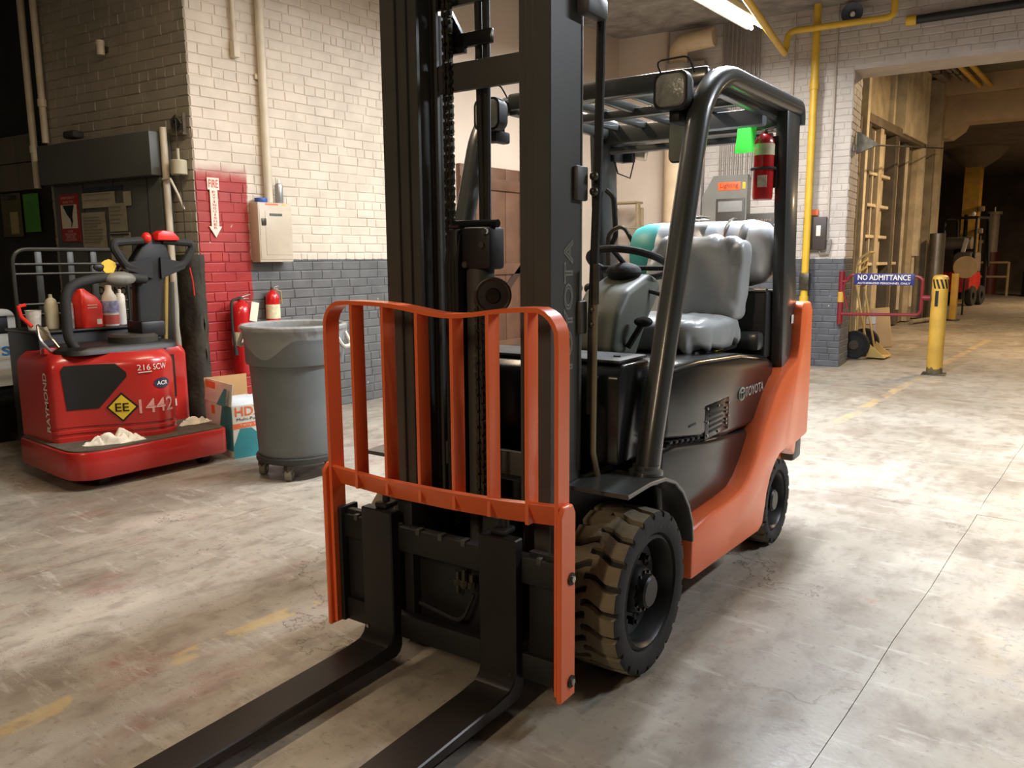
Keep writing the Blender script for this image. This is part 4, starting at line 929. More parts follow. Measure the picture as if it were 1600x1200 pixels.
MB().box(-.02, .02, .056, .085, .2, .36, .003).build('wall_bracket', M_dull, e2); MB().tube([(.03, 0, .42), (.075, -.01, .40), (.08, -.01, .30)], .008, 6).build('hose', mat('tan_hose', (150, 130, 90), .6), e2)
ar = lwt('extinguisher_sign', 'white arrow sign with red letters on red painted brick', 'sign', 3.57, 1.49)
MB().prism([(0, 0), (.055, .085), (.032, .085), (.032, .36), (.05, .36), (.05, .45), (-.05, .45), (-.05, .36), (-.032, .36), (-.032, .085), (-.055, .085)], -.006, 0).build('arrow_panel', mat('sign_white', (226, 214, 196), .5), ar)
M_sred = mat('sign_red', (190, 60, 48), .5)
wall_text('FIRE', .08, .06, -.04, -.0075, .375, bold=.01).build('sign_lettering', M_sred, ar, smooth=0)
for k, ch in enumerate('EXTINGUISHER'): wall_text(ch, .010 if ch == 'I' else .028, .018, -.005 if ch == 'I' else -.014, -.0075, .335 - k * .0245, bold=.01).build('sign_letter', M_sred, ar, smooth=0)

# ------------------------------------------------------------------ end of the left wall: steel door, notices, pipes
def dft(name, label, cat, u, z, off=0.0, group=None): return thing(name, label, cat, df(u, off, z), R6, group)
M_sd = mat('slate_painted_steel', (84, 86, 80), .5, var=.1, scale=3)
dd = dft('sliding_door', 'slate grey steel fire door under a boxed hood on dull brick', 'door', -.97, 0)
MB().box(-.74, .72, -.12, -.02, 0.02, 2.0, .006).build('door_leaf', M_sd, dd); MB().box(-.80, .74, -.20, -.015, 1.95, 2.27, .008).build('track_hood', M_sd, dd)
for x in (-.30, .12, .56): MB().box(x - .003, x + .003, -.124, -.118, .02, 1.95).build('panel_seam', M_dark, dd)
MB().cyl((.77, -.10, 0.0), (.77, -.10, 2.30), .026, n=12).build('edge_pipe', M_cond, dd)
MB().tube([(.77, -.13, 1.92), (.86, -.13, 1.92), (.90, -.10, 1.80), (.90, -.06, 1.70)], .010, 8).build('door_lever', M_cond, dd)
MB().box(-.40, -.24, -.2, -.1, 2.30, 2.36, .02).build('pulley_housing', M_dark, dd)
YD = -.125
ts = dft('storm_sign', 'red bordered tornado shelter sign on the slate steel door', 'sign', -1.49, 1.48, YD)
MB().box(-.135, .135, -.004, .004, 0, .39, 0).build('panel', mat('faded_sign_red', (150, 36, 34), .5), ts)
MB().box(-.115, .115, -.0055, -.003, .11, .305).build('white_field', mat('faded_white', (206, 198, 180), .6), ts)
MB().add([(x, -.007, z) for x, z in ((-.085, .30), (.085, .30), (.06, .24), (.05, .20), (.055, .165), (.03, .125), (.018, .12), (.03, .155), (.01, .19), (-.03, .225))], [list(range(10))]).build('funnel_symbol', M_ink, ts, smooth=0)
for (t_, w_, z_) in (('EMERGENCY', .20, .352), ('SHELTER', .16, .318), ('USE', .08, .078), ('DESIGNATED', .17, .052), ('SHELTER', .13, .030), ('LOCATION', .16, .008)):
    wall_text(t_, w_, .018, -w_ / 2, -.0055, z_).build('sign_lettering', mat('sign_cream', (206, 180, 170), .6), ts, smooth=0)
def sheet(label, u, z, w, h, rgb, lines, title=None):
    t = dft('notice_sheet', label, 'notice', u, z, YD)
    MB().grid(lambda a, b: (-w / 2 + w * a, -.005 - .006 * abs(noise.noise(Vector((a * 3 + u, b * 3, z)))), h * b), 8, 8).build('sheet', mat('paper_%d_%d_%d' % rgb, rgb, .75, var=.08, scale=20), t)
    for k in range(lines):
        zz = h * (.86 - .72 * k / max(1, lines)); ww = w * random.uniform(.55, .82)
        MB().box(-w * .42, -w * .42 + ww, -.0135, -.0125, zz, zz + min(.006, h * .03)).build('print_line', mat('print_grey', (120, 112, 100), .7), t)
    if title: MB().box(-w * .45, w * .45, -.0145, -.0125, h * .90, h * .97).build('print_header', mat('print_dark', (56, 56, 58), .7), t)
sheet('wide faded notice with torn corner at top of the slate door', -1.05, 1.745, .46, .12, (168, 160, 138), 2)
sheet('large faded safety poster beside the tornado sign', -1.14, 1.40, .34, .31, (160, 152, 130), 9)
sheet('pale printed sheet below the round torn paper', -.80, 1.55, .24, .22, (156, 150, 128), 5)
sheet('white form sheet with dark heading on the slate door', -.79, 1.32, .28, .22, (172, 166, 146), 6, True)
sheet('small round-cornered torn paper at the top right of door notices', -.66, 1.745, .10, .11, (170, 164, 144), 0)
hb_ = dft('blue_heading_strip', 'dark blue heading strip above the notices on slate door', 'notice', -.98, 1.872, YD); MB().box(-.28, .26, -.006, .004, 0, .032).build('strip', mat('navy_strip', (46, 56, 72), .6, var=.2, scale=20), hb_)
ns = dft('notice_sign', 'white notice sign with black lettering low on slate door', 'sign', -.95, .855, YD)
MB().box(-.30, .30, -.004, .004, 0, .46).build('panel', mat('dull_sign_white', (156, 150, 132), .6), ns); MB().box(-.285, .285, -.0055, -.003, .295, .43).build('black_field', M_ink, ns)
wall_text('NOTICE', .50, .105, -.25, -.007, .31, bold=.02).build('sign_heading', mat('dull_cream', (170, 164, 146), .6), ns, smooth=0)
for (t_, w_, z_) in (('DO NOT', .46, .19), ('TR', .14, .04)):
    wall_text(t_, w_, .065, -.2, -.0055, z_, bold=.02).build('sign_lettering', M_ink, ns, smooth=0)
for (u, z0, rr) in ((-2.06, 1.95, .030), (-1.87, 2.32, .028)):
    t = dft('riser_pipe', 'cream riser pipe at the dark edge of dull brick, ' + ('longer one' if u < -2 else 'shorter one nearer the brick'), 'pipe', u, z0); MB().cyl((0, -.06, 0), (0, -.06, HZ - z0), rr, n=12).build('pipe', M_cond, t); MB().cyl((0, -.06, .3), (0, -.06, .36), rr + .008, n=12).build('coupling', M_cond, t)
t = dft('pipe_stub', 'short cream capped pipe stub high on the dull brick', 'pipe', -.965, 2.92); MB().cyl((0, -.06, 0), (0, -.06, .10), .03, n=14).cyl((0, -.06, .075), (0, -.06, .11), .034, n=14).build('stub', M_cond, t); MB().box(-.02, .02, -.05, 0, .03, .07).build('stub_bracket', M_dull, t)
t = dft('pendant_weight', 'cream pendant weight hanging on a wire at the brick corner', 'weight', -.07, 1.95, -.08); MB().lathe([(.055, 0), (.06, .005), (.06, .10), (.055, .107), (.012, .11), (.012, .19)], n=20).build('weight_body', mat('pale_weight', (176, 168, 140), .5), t); MB().cyl((0, 0, .19), (0, 0, .40), .004, n=6).build('upper_wire', M_dull, t); MB().cyl((.02, 0, -1.2), (.02, 0, 0), .003, n=6).build('lower_wire', M_bat, t)
pk = dft('pulley_bracket', 'dark tangled pulley bracket above the pendant weight', 'pulley', -.10, 2.30, -.075)
MB().lathe([(.015, -.012), (.04, -.012), (.04, .012), (.015, .012)], (-.02, .03, .03), (0, 1, 0), 20, closed=True).build('sheave', M_dark, pk); MB().box(-.08, .07, .02, .06, -.06, -.04, .005).box(.055, .065, .03, .06, -.06, .10, .003).tube([(-.07, .03, -.04), (-.06, .02, .05), (0, .02, .09), (.05, .03, .02)], .008, 6).build('bracket', mat('rusty_bracket', (84, 74, 58), .7, var=.3, scale=20), pk)
t = dft('wooden_post', 'dark oily timber post standing beside the red painted brick', 'post', .11, 0, -.17); MB().grid(lambda u, v: (.095 * math.cos(u * 2 * PI) * (1.2 if abs(math.cos(u * 2 * PI)) > .7 else 1) + .012 * noise.noise(Vector((u * 9, v * 12, 0))), .085 * math.sin(u * 2 * PI) + .012 * noise.noise(Vector((u * 9, v * 12, 5))), v * 1.36), 24, 40).build('post', mat('oily_timber', (50, 47, 36), .8, var=.35, scale=8, bump=.5, bscale=30), t)
t = dft('grey_board', 'grey painted board leaning on the slate steel door', 'board', -.16, 0, -.24); MB().box(-.10, .10, -.012, .012, 0, 1.16, .004, rot=Matrix.Rotation(-.06, 3, 'X')).build('board', mat('grey_board_paint', (120, 124, 122), .5, var=.1), t)
t = dft('yellow_pole', 'thin yellow wooden pole leaning beside the grey board', 'pole', -.02, 0, -.40); MB().cyl((0, 0, 0), (.03, .10, 1.25), .014, n=10).build('pole', mat('yellow_pole_paint', (176, 150, 80), .6), t)
t = dft('block_panel', 'pale grey concrete block panel on dark alcove wall', 'panel', -3.0, 2.0, .285)
for k in range(2):
    for j in range(2): MB().box(-.36 + j * .36, -.006 + j * .36, -.03, 0, k * .26, k * .26 + .252, .006).build('block', mat('grey_block', (112, 106, 90), .8, var=.12), t)
t = dft('green_paper', 'green paper sheet hanging on the dark alcove wall', 'paper', -2.82, 1.60, .28); MB().grid(lambda u, v: (-.14 + .28 * u, -.012 - .012 * math.sin(u * 3), .36 * v), 6, 6).build('sheet', mat('dim_green_paper', (84, 160, 62), .7, var=.15), t)
t = dft('clipboard', 'olive clipboard with small white tag on dark alcove wall', 'clipboard', -3.2, 1.56, .28); MB().box(-.18, .18, -.012, 0, 0, .42, .004).build('board', mat('olive_board', (96, 90, 54), .7, var=.15), t); MB().box(-.02, .12, -.016, -.012, .03, .24).build('tag', mat('cream_tag', (176, 160, 116), .7, var=.1), t); MB().box(-.12, .12, -.022, -.008, .36, .40, .004).build('clip', M_dull, t)
ch = thing('battery_charger', 'white rounded battery charger cabinet left of the pallet truck', 'charger', (-6.5, 2.10, 0), PI / 2)
M_chg = mat('white_enamel', (196, 198, 194), .4, var=.06)
MB().loft([[(x, y, z + .70) for x, z in rrect(.62, .56, .07, 5)] for y in (0, .35)]).build('cabinet', M_chg, ch); MB().box(-.30, .30, .03, .32, 0.0, .44, .01).build('stand', M_bat, ch)
MB().box(.08, .26, -.004, .01, .80, .93, .01).build('display', M_bat, ch); wall_text('S', .06, .07, .20, -.003, .64, bold=.03).build('brand_lettering', mat('blue_print', (60, 120, 180), .5), ch, smooth=0)
# ------------------------------------------------------------------ things on the right hand wall (frame: x along, y into it)
def rwt(name, label, cat, u, z, off=0.0, group=None): return thing(name, label, cat, rw(u, off - .016, z), R6, group)
M_gcond = mat('grey_conduit', (148, 141, 130), .45, .3, var=.1)
for k in range(9):
    t = rwt('wall_conduit', 'pale vertical conduit in the bank above the lighting panel', 'pipe', -1.43 + k * .052 + (.012 if k > 5 else 0), 2.27, 0, 'conduits above the lighting panel')
    MB().cyl((0, -.03, 0), (0, -.03, HZ - 2.27), .015, n=10).build('pipe', M_gcond, t)
    for z in (.55, 1.2): MB().box(-.02, .02, -.02, 0, z, z + .025).build('pipe_clip', M_gcond, t)
M_pan = mat('grey_panel_paint', (122, 120, 112), .5, var=.08); M_pand = mat('dark_panel_paint', (70, 66, 60), .5, var=.1)
lp2 = rwt('lighting_panel', 'grey electrical panel with orange lighting sticker behind the propane tank', 'electrical panel', -1.25, 1.2)
MB().prism([(-.36, 0), (-.36, .85), (-.22, 1.10), (.20, 1.10), (.20, 0)], -.16, 0).build('cabinet', M_pan, lp2)
MB().box(-.18, .18, -.17, -.155, .15, .82, .01).build('dark_window', M_pand, lp2); MB().box(-.15, .15, -.176, -.168, .66, .79, .003).build('grey_card', mat('grey_card', (140, 140, 136), .6), lp2)
MB().box(-.16, .12, -.165, -.158, .92, 1.02, .003).build('orange_sticker', mat('orange_sticker', (232, 108, 56), .5), lp2)
wall_text('Lighting', .22, .07, -.13, -.168, .935).build('sticker_lettering', mat('dark_red_print', (140, 44, 30), .5), lp2, smooth=0)
MB().box(.14, .18, -.165, -.158, .93, 1.01, .002).build('yellow_sticker', mat('yellow_tape', (206, 180, 60), .6), lp2)
for (x, z) in ((-.12, .42), (.0, .44), (.05, .47), (.05, .40)): MB().cyl((x, -.17, z), (x, -.185, z), .016, n=10).build('indicator', M_steel, lp2)
ep = rwt('entrance_panel', 'dark panel lettered entrance beside the grey lighting panel', 'electrical panel', -.87, 1.25)
MB().box(-.18, .20, -.13, 0, 0, .58, .008).build('cabinet', M_pand, ep)
M_ptxt = mat('faded_print', (150, 128, 110), .6)
wall_text('MAIN', .20, .025, -.09, -.132, .49).build('panel_heading', M_ptxt, ep, smooth=0)
MB().box(-.11, .09, -.1335, -.130, .42, .47, .001).build('red_plate', mat('dull_red_plate', (110, 50, 44), .5), ep)
wall_text('ENTRANCE LIFT', .34, .035, -.165, -.132, .35).build('panel_lettering', M_ptxt, ep, smooth=0)
du = rwt('vent_duct', 'cream round vent duct standing in the corner beside brick wall', 'duct', -1.95, 0, -.20)
MB().cyl((0, 0, 0), (0, 0, 3.65), .145, n=28).build('duct_pipe', mat('cream_duct', (208, 184, 148), .6, var=.12, scale=6, bump=.2), du)
MB().cyl((0, 0, 3.60), (0, 0, 3.66), .155, n=28).build('duct_collar', mat('grey_duct_band', (150, 144, 134), .5), du)
MB().tube(round_path([(0, 0, 3.65), (0, 0, 3.90), (.45, 0, 3.93)], .15, 6), .11, 20).build('duct_elbow', MATS['cream_duct'], du)
gp = rwt('grey_post', 'slim grey lilac post beside the cream vent duct', 'post', -1.72, 0); MB().box(-.08, .08, -.12, 0, 0, 3.7, .01).build('post', mat('lilac_grey_paint', (150, 142, 138), .6), gp); MB().box(-.09, .09, -.14, 0, 0, .03, .004).build('foot_plate', M_pan, gp)
M_yel = mat('yellow_pipe_paint', (212, 172, 52), .4, var=.1)
yp = rwt('yellow_standpipe', 'tall yellow standpipe rising beside the brick pier to ceiling', 'pipe', -.33, .0, -.15)
MB().cyl((0, 0, 0), (.0, 0, HZ), .042, n=18).build('pipe', M_yel, yp)
for z in (.75, 3.2): MB().cyl((0, 0, z), (0, 0, z + .10), .052, n=18).build('coupling', M_yel, yp)
cp = MB().box(-.05, .06, -.06, .06, .92, 1.12, .01).build('pipe_clamp', M_dull, yp)
yg = rwt('yellow_gas_pipe', 'yellow gas pipe bending off the wall along the ceiling lamp', 'pipe', -.62, 0, -.25)
ypth = round_path([(1.10, 0, HZ - .03), (1.10, 0, 3.84), (.0, 0, 3.85), (-.02, -.02, 3.60), (.42, -4.9, 3.59)], .09, 5)
MB().tube(ypth, .036, 14).build('pipe', M_yel, yg)
bp_ = rwt('black_pipe', 'long black pipe crossing the brick above the opening', 'pipe', .60, 3.82, -.08); MB().cyl((0, 0, 0), (6.5, 0, .05), .045, n=14).build('pipe', M_blk2, bp_); MB().cyl((-.02, 0, 0), (.08, 0, 0), .054, n=14).build('coupling', M_yel, bp_)
hn = rwt('wall_horn', 'round dark blue horn speaker high on the right brick wall', 'speaker', .03, 3.98); MB().lathe([(.03, 0), (.06, -.03), (.105, -.10), (.115, -.12), (.10, -.115), (.03, -.06), (.001, -.06)], (0, 0, 0), (0, 1, 0), 28).build('bell', mat('dark_blue_grey', (70, 76, 92), .4), hn); MB().sphere((0, -.075, 0), .03, 14, 8).build('driver_tip', M_wp, hn)
sw = rwt('switch_box', 'dark switch box with white label behind the yellow standpipe', 'electrical box', -.26, 1.39); MB().box(-.13, .13, -.09, 0, 0, .38, .008).build('cabinet', mat('brown_black_steel', (58, 48, 42), .5), sw); MB().box(.02, .07, -.093, -.089, .16, .28, .001).build('label', M_wht, sw)
wall_conn = MB().box(-.11, .02, -.03, 0, .40, .47, .003).build('orange_tag', M_co, sw); MB().tube([(.05, -.04, 0), (.07, -.04, -.05), (.16, -.03, -.05), (.18, -.03, .12)], .012, 8).build('lead_conduit', M_gcond, sw)
for (u, z0) in ((-.60, 0.3), (-.13, 1.5)):
    t = rwt('thin_wall_conduit', 'thin brick-coloured conduit ' + ('left of the yellow standpipe' if u < -.3 else 'right of the yellow standpipe'), 'pipe', u, z0); MB().cyl((0, -.015, 0), (0, -.015, HZ - z0), .011, n=8).build('pipe', mat('painted_thin_conduit', (186, 174, 158), .5), t); MB().box(-.02, .02, -.01, 0, 1.2, 1.23).build('pipe_clip', M_gcond, t)
ld = rwt('step_ladder', 'wooden step ladder folded against the cream plaster corner', 'ladder', -2.55, 0, -.35)
M_lad = mat('weathered_ladder_wood', (150, 132, 100), .7, var=.15)
for s in (-1, 1):
    MB().box(s * .20 - .02 - (0), s * .20 + .02, -.04, .04, 0, 2.0, .005, rot=Matrix.Rotation(-s * .04, 3, 'Y')).build('ladder_rail', M_lad, ld); MB().box(s * .18 - .015, s * .18 + .015, .12, .16, 0, 1.95, .004, rot=Matrix.Rotation(.05, 3, 'X')).build('back_leg', M_lad, ld)
for k in range(6): MB().box(-.21 + k * .008, .21 - k * .008, -.05, .05, .28 + k * .28, .30 + k * .28, .004).build('tread', M_lad, ld)
MB().box(-.17, .17, -.07, .15, 2.0, 2.025, .006).build('ladder_cap', M_lad, ld)
rd = rwt('barrier_rod', 'thin dark rod across the opening on a wedge bracket', 'rod', .09, 2.55, .30)
MB().prism([(-.0, -.05), (.0, .20), (.02, .20), (.22, .06), (.22, .03)], -.02, .02).build('wedge_bracket', M_dull, rd); MB().cyl((.1, 0, .05), (.28, 8.1, .86), .012, n=8).build('rod', M_blk2, rd)

# ------------------------------------------------------------------ opening: bollard, gate, hand truck, carton
bo = thing('bollard', 'yellow steel bollard with striped top holding the red gate latch', 'bollard', (-1.765, 9.93, 0), math.radians(6))
M_bol = mat('yellow_bollard_paint', (190, 150, 58), .5, var=.16, scale=5)
MB().cyl((0, 0, .01), (0, 0, 1.06), .082, n=28).build('post', M_bol, bo); MB().lathe([(.082, 1.06), (.075, 1.085), (.05, 1.10), (.001, 1.105)], n=28).build('cap', M_bol, bo)
MB().box(-.12, .12, -.12, .12, 0, .012, .004).build('base_plate', M_dull, bo)
for k in range(5):
    a0 = -150 + k * 30
    MB().grid(lambda u, v: (.0835 * math.cos(math.radians(a0 + u * 15 + v * 22)), .0835 * math.sin(math.radians(a0 + u * 15 + v * 22)), 1.055 - v * .10), 4, 4).build('black_stripe', M_ink, bo)
pt = MB().grid(lambda u, v: (.0835 * math.cos(math.radians(-117 + u * 24)), .0835 * math.sin(math.radians(-117 + u * 24)), .76 + v * .17), 4, 2).build('black_label', M_ink, bo)
MB().grid(lambda u, v: (.0836 * math.cos(math.radians(-160 + u * 320)), .0836 * math.sin(math.radians(-160 + u * 320)), .012 + v * (.05 + .05 * abs(noise.noise(Vector((u * 9, 0, 0)))))), 40, 2).build('scuffed_foot', mat('scuffed_steel', (92, 78, 50), .7, var=.4, scale=20), bo)
gt_ = thing('swing_gate', 'dark red tubular swing gate with blue sign between pier and bollard', 'gate', (-2.80, 9.885, 0), math.radians(0))
M_gr = mat('dark_red_gate_paint', (118, 28, 36), .4, var=.08)
MB().cyl((.0, 0, .52), (.0, 0, 1.14), .032, n=14).build('hinge_tube', M_gr, gt_)
MB().tube(round_path([(.02, -.02, .64), (.84, -.02, .66), (.87, -.02, .70), (.87, -.02, 1.05), (.82, -.02, 1.085), (.10, -.02, 1.10), (.07, -.02, 1.02), (.02, -.02, 1.02)], .06, 4), .018, 10).build('gate_frame', M_gr, gt_)
MB().cyl((.87, -.02, .85), (.95, 0, .85), .03, n=12).build('latch_arm', M_gr, gt_)
MB().cyl((-.0, 0, .78), (0, 0, .90), .036, n=14).build('yellow_sleeve', M_bol, gt_)
MB().tube([(.05, -.02, 1.08), (.03, -.02, .92), (.09, -.02, .70)], .012, 8).build('gate_brace', M_gr, gt_)
sg = MB().box(.15, .79, -.045, -.038, .985, 1.115, .002).build('sign_plate', mat('navy_sign', (36, 42, 104), .5), gt_)
wall_text('NO ADMITTANCE', .56, .062, .19, -.047, 1.04, bold=.018).build('sign_lettering', M_wht, sg, smooth=0)
wall_text('AUTHORIZED PERSONNEL ONLY', .56, .022, .19, -.047, .995, bold=.01).build('sign_small_lettering', M_wht, sg, smooth=0)
ht = thing('hand_truck', 'yellow two-wheeled hand truck leaning behind the brick pier', 'hand truck', (-2.78, 11.12, 0), math.radians(90))
M_hty = mat('tan_hand_truck_paint', (204, 172, 104), .45, var=.1)
for s in (-1, 1):
    MB().tube(round_path([(s * .17, -.05, .10), (s * .17, .16, 1.05), (s * .12, .14, 1.28), (s * .10, .02, 1.36)], .08, 5), .014, 8).build('side_rail', M_hty, ht)
    MB().cyl((s * .20, .10, .18), (s * .27, .10, .18), .18, n=28).lathe([(.12, -.035), (.165, -.045), (.18, -.02), (.18, .02), (.165, .045), (.12, .035)], (s * .235, .10, .18), (1, 0, 0), 28, closed=True).build('wheel', M_rub, ht)
    MB().cyl((s * .19, .10, .18), (s * .285, .10, .18), .06, n=18).build('wheel_hub', M_steel, ht); MB().tube([(s * .16, .10, .18), (s * .17, .10, .65)], .012, 8).build('axle_brace', M_hty, ht)
MB().cyl((-.2, .10, .18), (.2, .10, .18), .012, n=8).build('axle', M_dull, ht)
for k in range(4): MB().tube(round_path([(-.17, .13 + .0 * k, .92 + k * .09), (-.05, .05, 1.0 + k * .09), (.17, .13, .92 + k * .09)], .05), .013, 8).build('curved_slat', M_hty, ht)
MB().cyl((-.10, .02, 1.36), (.10, .02, 1.36), .016, n=10).build('grip_bar', M_hty, ht); MB().box(-.18, .18, -.26, -.03, .02, .035, .004).build('toe_plate', M_hty, ht)
MB().prism([(-.03, .035), (-.25, .035), (-.06, .20)], -.18, -.165, 'yz').build('toe_gusset', M_hty, ht); MB().prism([(-.03, .035), (-.25, .035), (-.06, .20)], .165, .18, 'yz').build('toe_gusset', M_hty, ht)
cb2 = thing('flat_carton', 'tan flat cardboard carton leaning behind the hand truck', 'box', (-2.98, 12.2, 0), math.radians(12))
M_kr2 = mat('tan_cardboard', (206, 168, 116), .75, var=.06)
MB().box(-.22, .22, -.05, .05, 0.01, .57, .006, rot=Matrix.Rotation(-.2, 3, 'X') @ Matrix.Rotation(-.12, 3, 'Y')).build('carton', M_kr2, cb2)
MB().box(-.10, .02, -.064, -.060, .36, .46, 0, rot=Matrix.Rotation(-.2, 3, 'X')).build('shipping_label', M_wht, cb2); MB().box(-.03, .03, -.064, -.062, .05, .55, 0, rot=Matrix.Rotation(-.2, 3, 'X')).build('packing_tape', mat('brown_tape', (186, 146, 96), .4), cb2)

# ------------------------------------------------------------------ timber partition beyond the opening
M_tim = [mat('pale_timber_%d' % k, c, .8, var=.25, scale=4, bump=.4, bscale=20) for k, c in enumerate(((184, 170, 142), (144, 132, 110), (112, 102, 86), (204, 192, 166), (86, 78, 68)))]
tp = struct(MB().box(-3.95, -3.82, 11.3, 19.0, 0, 4.85).build('wall_timber', mat('sooty_boarding', (84, 72, 58), .85, var=.3)))
# its boards are parts of the partition
rnd = random.Random(11); y = 12.55; k = 0
o_ = tp.location
def tboard(y0, y1, z0, z1, x1, m, nm='plank'):
    b = MB().box(-3.83 - o_.x, x1 - o_.x, y0 - o_.y, y1 - o_.y, z0, z1, .006, 1).build(nm, m, tp, smooth=0); return b
while y < 18.6:
    w = rnd.choice((.14, .22, .3, .38, .26)); d = -3.78 + rnd.choice((0, .03, .07, .12, .20))
    tboard(y, y + w - rnd.choice((.015, .03, .06)), 0.02 if rnd.random() < .8 else .25, 3.42 + rnd.uniform(-.08, .02), d, M_tim[rnd.choice((0, 1, 2, 2, 4, 4))])
    if rnd.random() < .35: tboard(y + w * .3, y + w * .3 + .05, .3, 3.3, d + .04, M_tim[3], 'batten')
    y += w; k += 1
for (y0, y1, z0) in ((13.6, 15.2, 2.1), (13.6, 15.2, 2.6), (13.6, 15.2, 1.6), (13.6, 16.0, 1.15)): tboard(y0, y1, z0, z0 + .05, -3.60, M_tim[3], 'cross_batten')
tboard(12.3, 12.55, 0, 4.8, -3.60, M_tim[1], 'timber_post'); tboard(13.3, 13.42, 0, 4.2, -3.52, M_tim[3], 'timber_post'); tboard(18.62, 18.95, 0, 4.8, -3.50, M_tim[0], 'timber_post'); tboard(17.5, 17.65, 1.3, 4.8, -3.56, M_tim[3], 'timber_post')
tboard(13.45, 15.1, 3.5, 4.82, -3.66, M_tim[0], 'upper_board'); tboard(15.2, 15.3, 3.4, 4.82, -3.60, M_tim[3], 'upper_batten'); tboard(15.7, 17.5, 3.42, 4.7, -3.52, M_tim[3], 'upper_board'); tboard(13.5, 17.6, 3.36, 3.50, -3.56, M_tim[2], 'ledger')
tboard(12.56, 13.28, 0.0, 4.0, -3.70, mat('grey_sheet', (150, 144, 132), .7, var=.1), 'grey_panel')
M_stn = mat('galvanised_steel', (150, 146, 136), .32, .8, var=.15)
t = thing('steel_stack', 'tall shiny galvanised pipe bollard at the end of timber partition', 'post', (-3.33, 18.1, 0)); MB().cyl((0, 0, 0), (0, 0, 1.74), .145, n=28).build('pipe', M_stn, t); MB().cyl((0, 0, 1.73), (0, 0, 1.745), .12, n=24).build('pipe_mouth', M_blk2, t)
t = thing('yellow_guard_post', 'short yellow guard post beside the galvanised pipe bollard', 'post', (-3.0, 18.35, 0)); MB().box(-.06, .06, -.06, .06, 0, .95, .01).build('post', M_bol, t); MB().box(-.12, .12, -.1, .1, 0, .03, .004).build('foot', M_dull, t)
t = thing('floor_pipe', 'rusty pipe and rubble lying at the foot of timber partition', 'pipe', (-3.42, 17.4, 0), 0); MB().cyl((-.05, -.45, .05), (.20, .75, .06), .045, n=12).build('pipe', M_tim[1], t)
t = thing('round_sign', 'tan round board standing behind the yellow guard post', 'board', (-3.12, 20.2, 0)); MB().cyl((0, 0, .0), (0, 0, .9), .02, n=8).build('stand', M_blk2, t); MB().cyl((0, -.02, 1.05), (0, .02, 1.05), .24, n=28).build('disc', mat('tan_board', (176, 150, 112), .7), t)

# far forklift, column, jacks and railing in the dark hall
ff = thing('forklift', 'red and black forklift parked in the dark hall beside yellow column', 'forklift', (-3.85, 24.2, 0), math.radians(-8))
M_fr = mat('far_red_paint', (176, 44, 34), .4, var=.2, scale=4)
bevel_mb(MB().prism([(-.45, .35), (-.45, .88), (.30, .90), (.36, .80), (.36, .35)], -.4, .5, 'xz'), .05, 2).build('body', M_fr, ff)
bevel_mb(MB().prism([(-.10, .88), (-.10, 1.30), (.02, 1.40), (.34, 1.38), (.36, .88)], -.38, .45, 'xz'), .05, 2).build('counterweight_top', mat('far_grey_paint', (110, 98, 84), .5), ff)
for (x, yy) in ((-.38, -.2), (.34, -.2), (-.38, .5), (.34, .5)): MB().lathe([(.10, -.07), (.24, -.08), (.26, -.04), (.26, .04), (.24, .08), (.10, .07)], (x, yy, .26), (1, 0, 0), 24, closed=True).build('wheel', M_rub, ff)
for s in (-1, 1):
    MB().tube(round_path([(s * .38, -.3, .9), (s * .38, -.28, 2.25), (s * .38, .7, 2.28), (s * .38, .95, 1.0)], .12), .035, 8).build('guard_leg', M_blk2, ff); MB().box(s * .24, s * .32, 1.0, 1.1, .1, 2.4, .005).build('mast_rail', M_blk2, ff)
for k in range(6): MB().box(-.38, .38, -.2 + k * .15, -.14 + k * .15, 2.26, 2.30).build('roof_bar', M_blk2, ff)
MB().box(-.25, .25, .1, .25, 1.0, 1.75, .05).box(-.25, .25, .2, .65, .92, 1.08, .04).build('seat', M_blk2, ff)
MB().cyl((-.34, -.12, 1.62), (.26, -.12, 1.62), .16, n=20).build('gas_tank', mat('far_tank', (130, 122, 110), .4, .4), ff); MB().sphere((.30, -.33, 2.35), .06).build('beacon', M_wp, ff)
MB().box(.10, .20, -.34, -.30, 1.35, 1.75, .01, rot=Matrix.Rotation(.2, 3, 'Y')).build('number_plate', M_wp, ff)
yc = thing('steel_column', 'yellow painted steel column in the dark hall', 'column', (-4.0, 26.1, 0)); M_yc = mat('old_yellow_column', (190, 150, 54), .5, var=.15)
MB().box(-.20, .20, -.21, -.17, 0, 3.75).box(-.20, .20, .17, .21, 0, 3.75).box(-.02, .02, -.2, .2, 0, 3.75).build('column', M_yc, yc)
MB().lathe([(.25, 3.7), (.6, 3.95), (.8, 4.2)], n=24).build('column_capital', mat('dark_capital', (96, 86, 72), .8), yc)
for z in (1.9, 2.5): MB().box(.18, .36, -.3, -.2, z, z + .14, .02).build('junction_box', mat('far_box', (132, 118, 98), .6), yc)
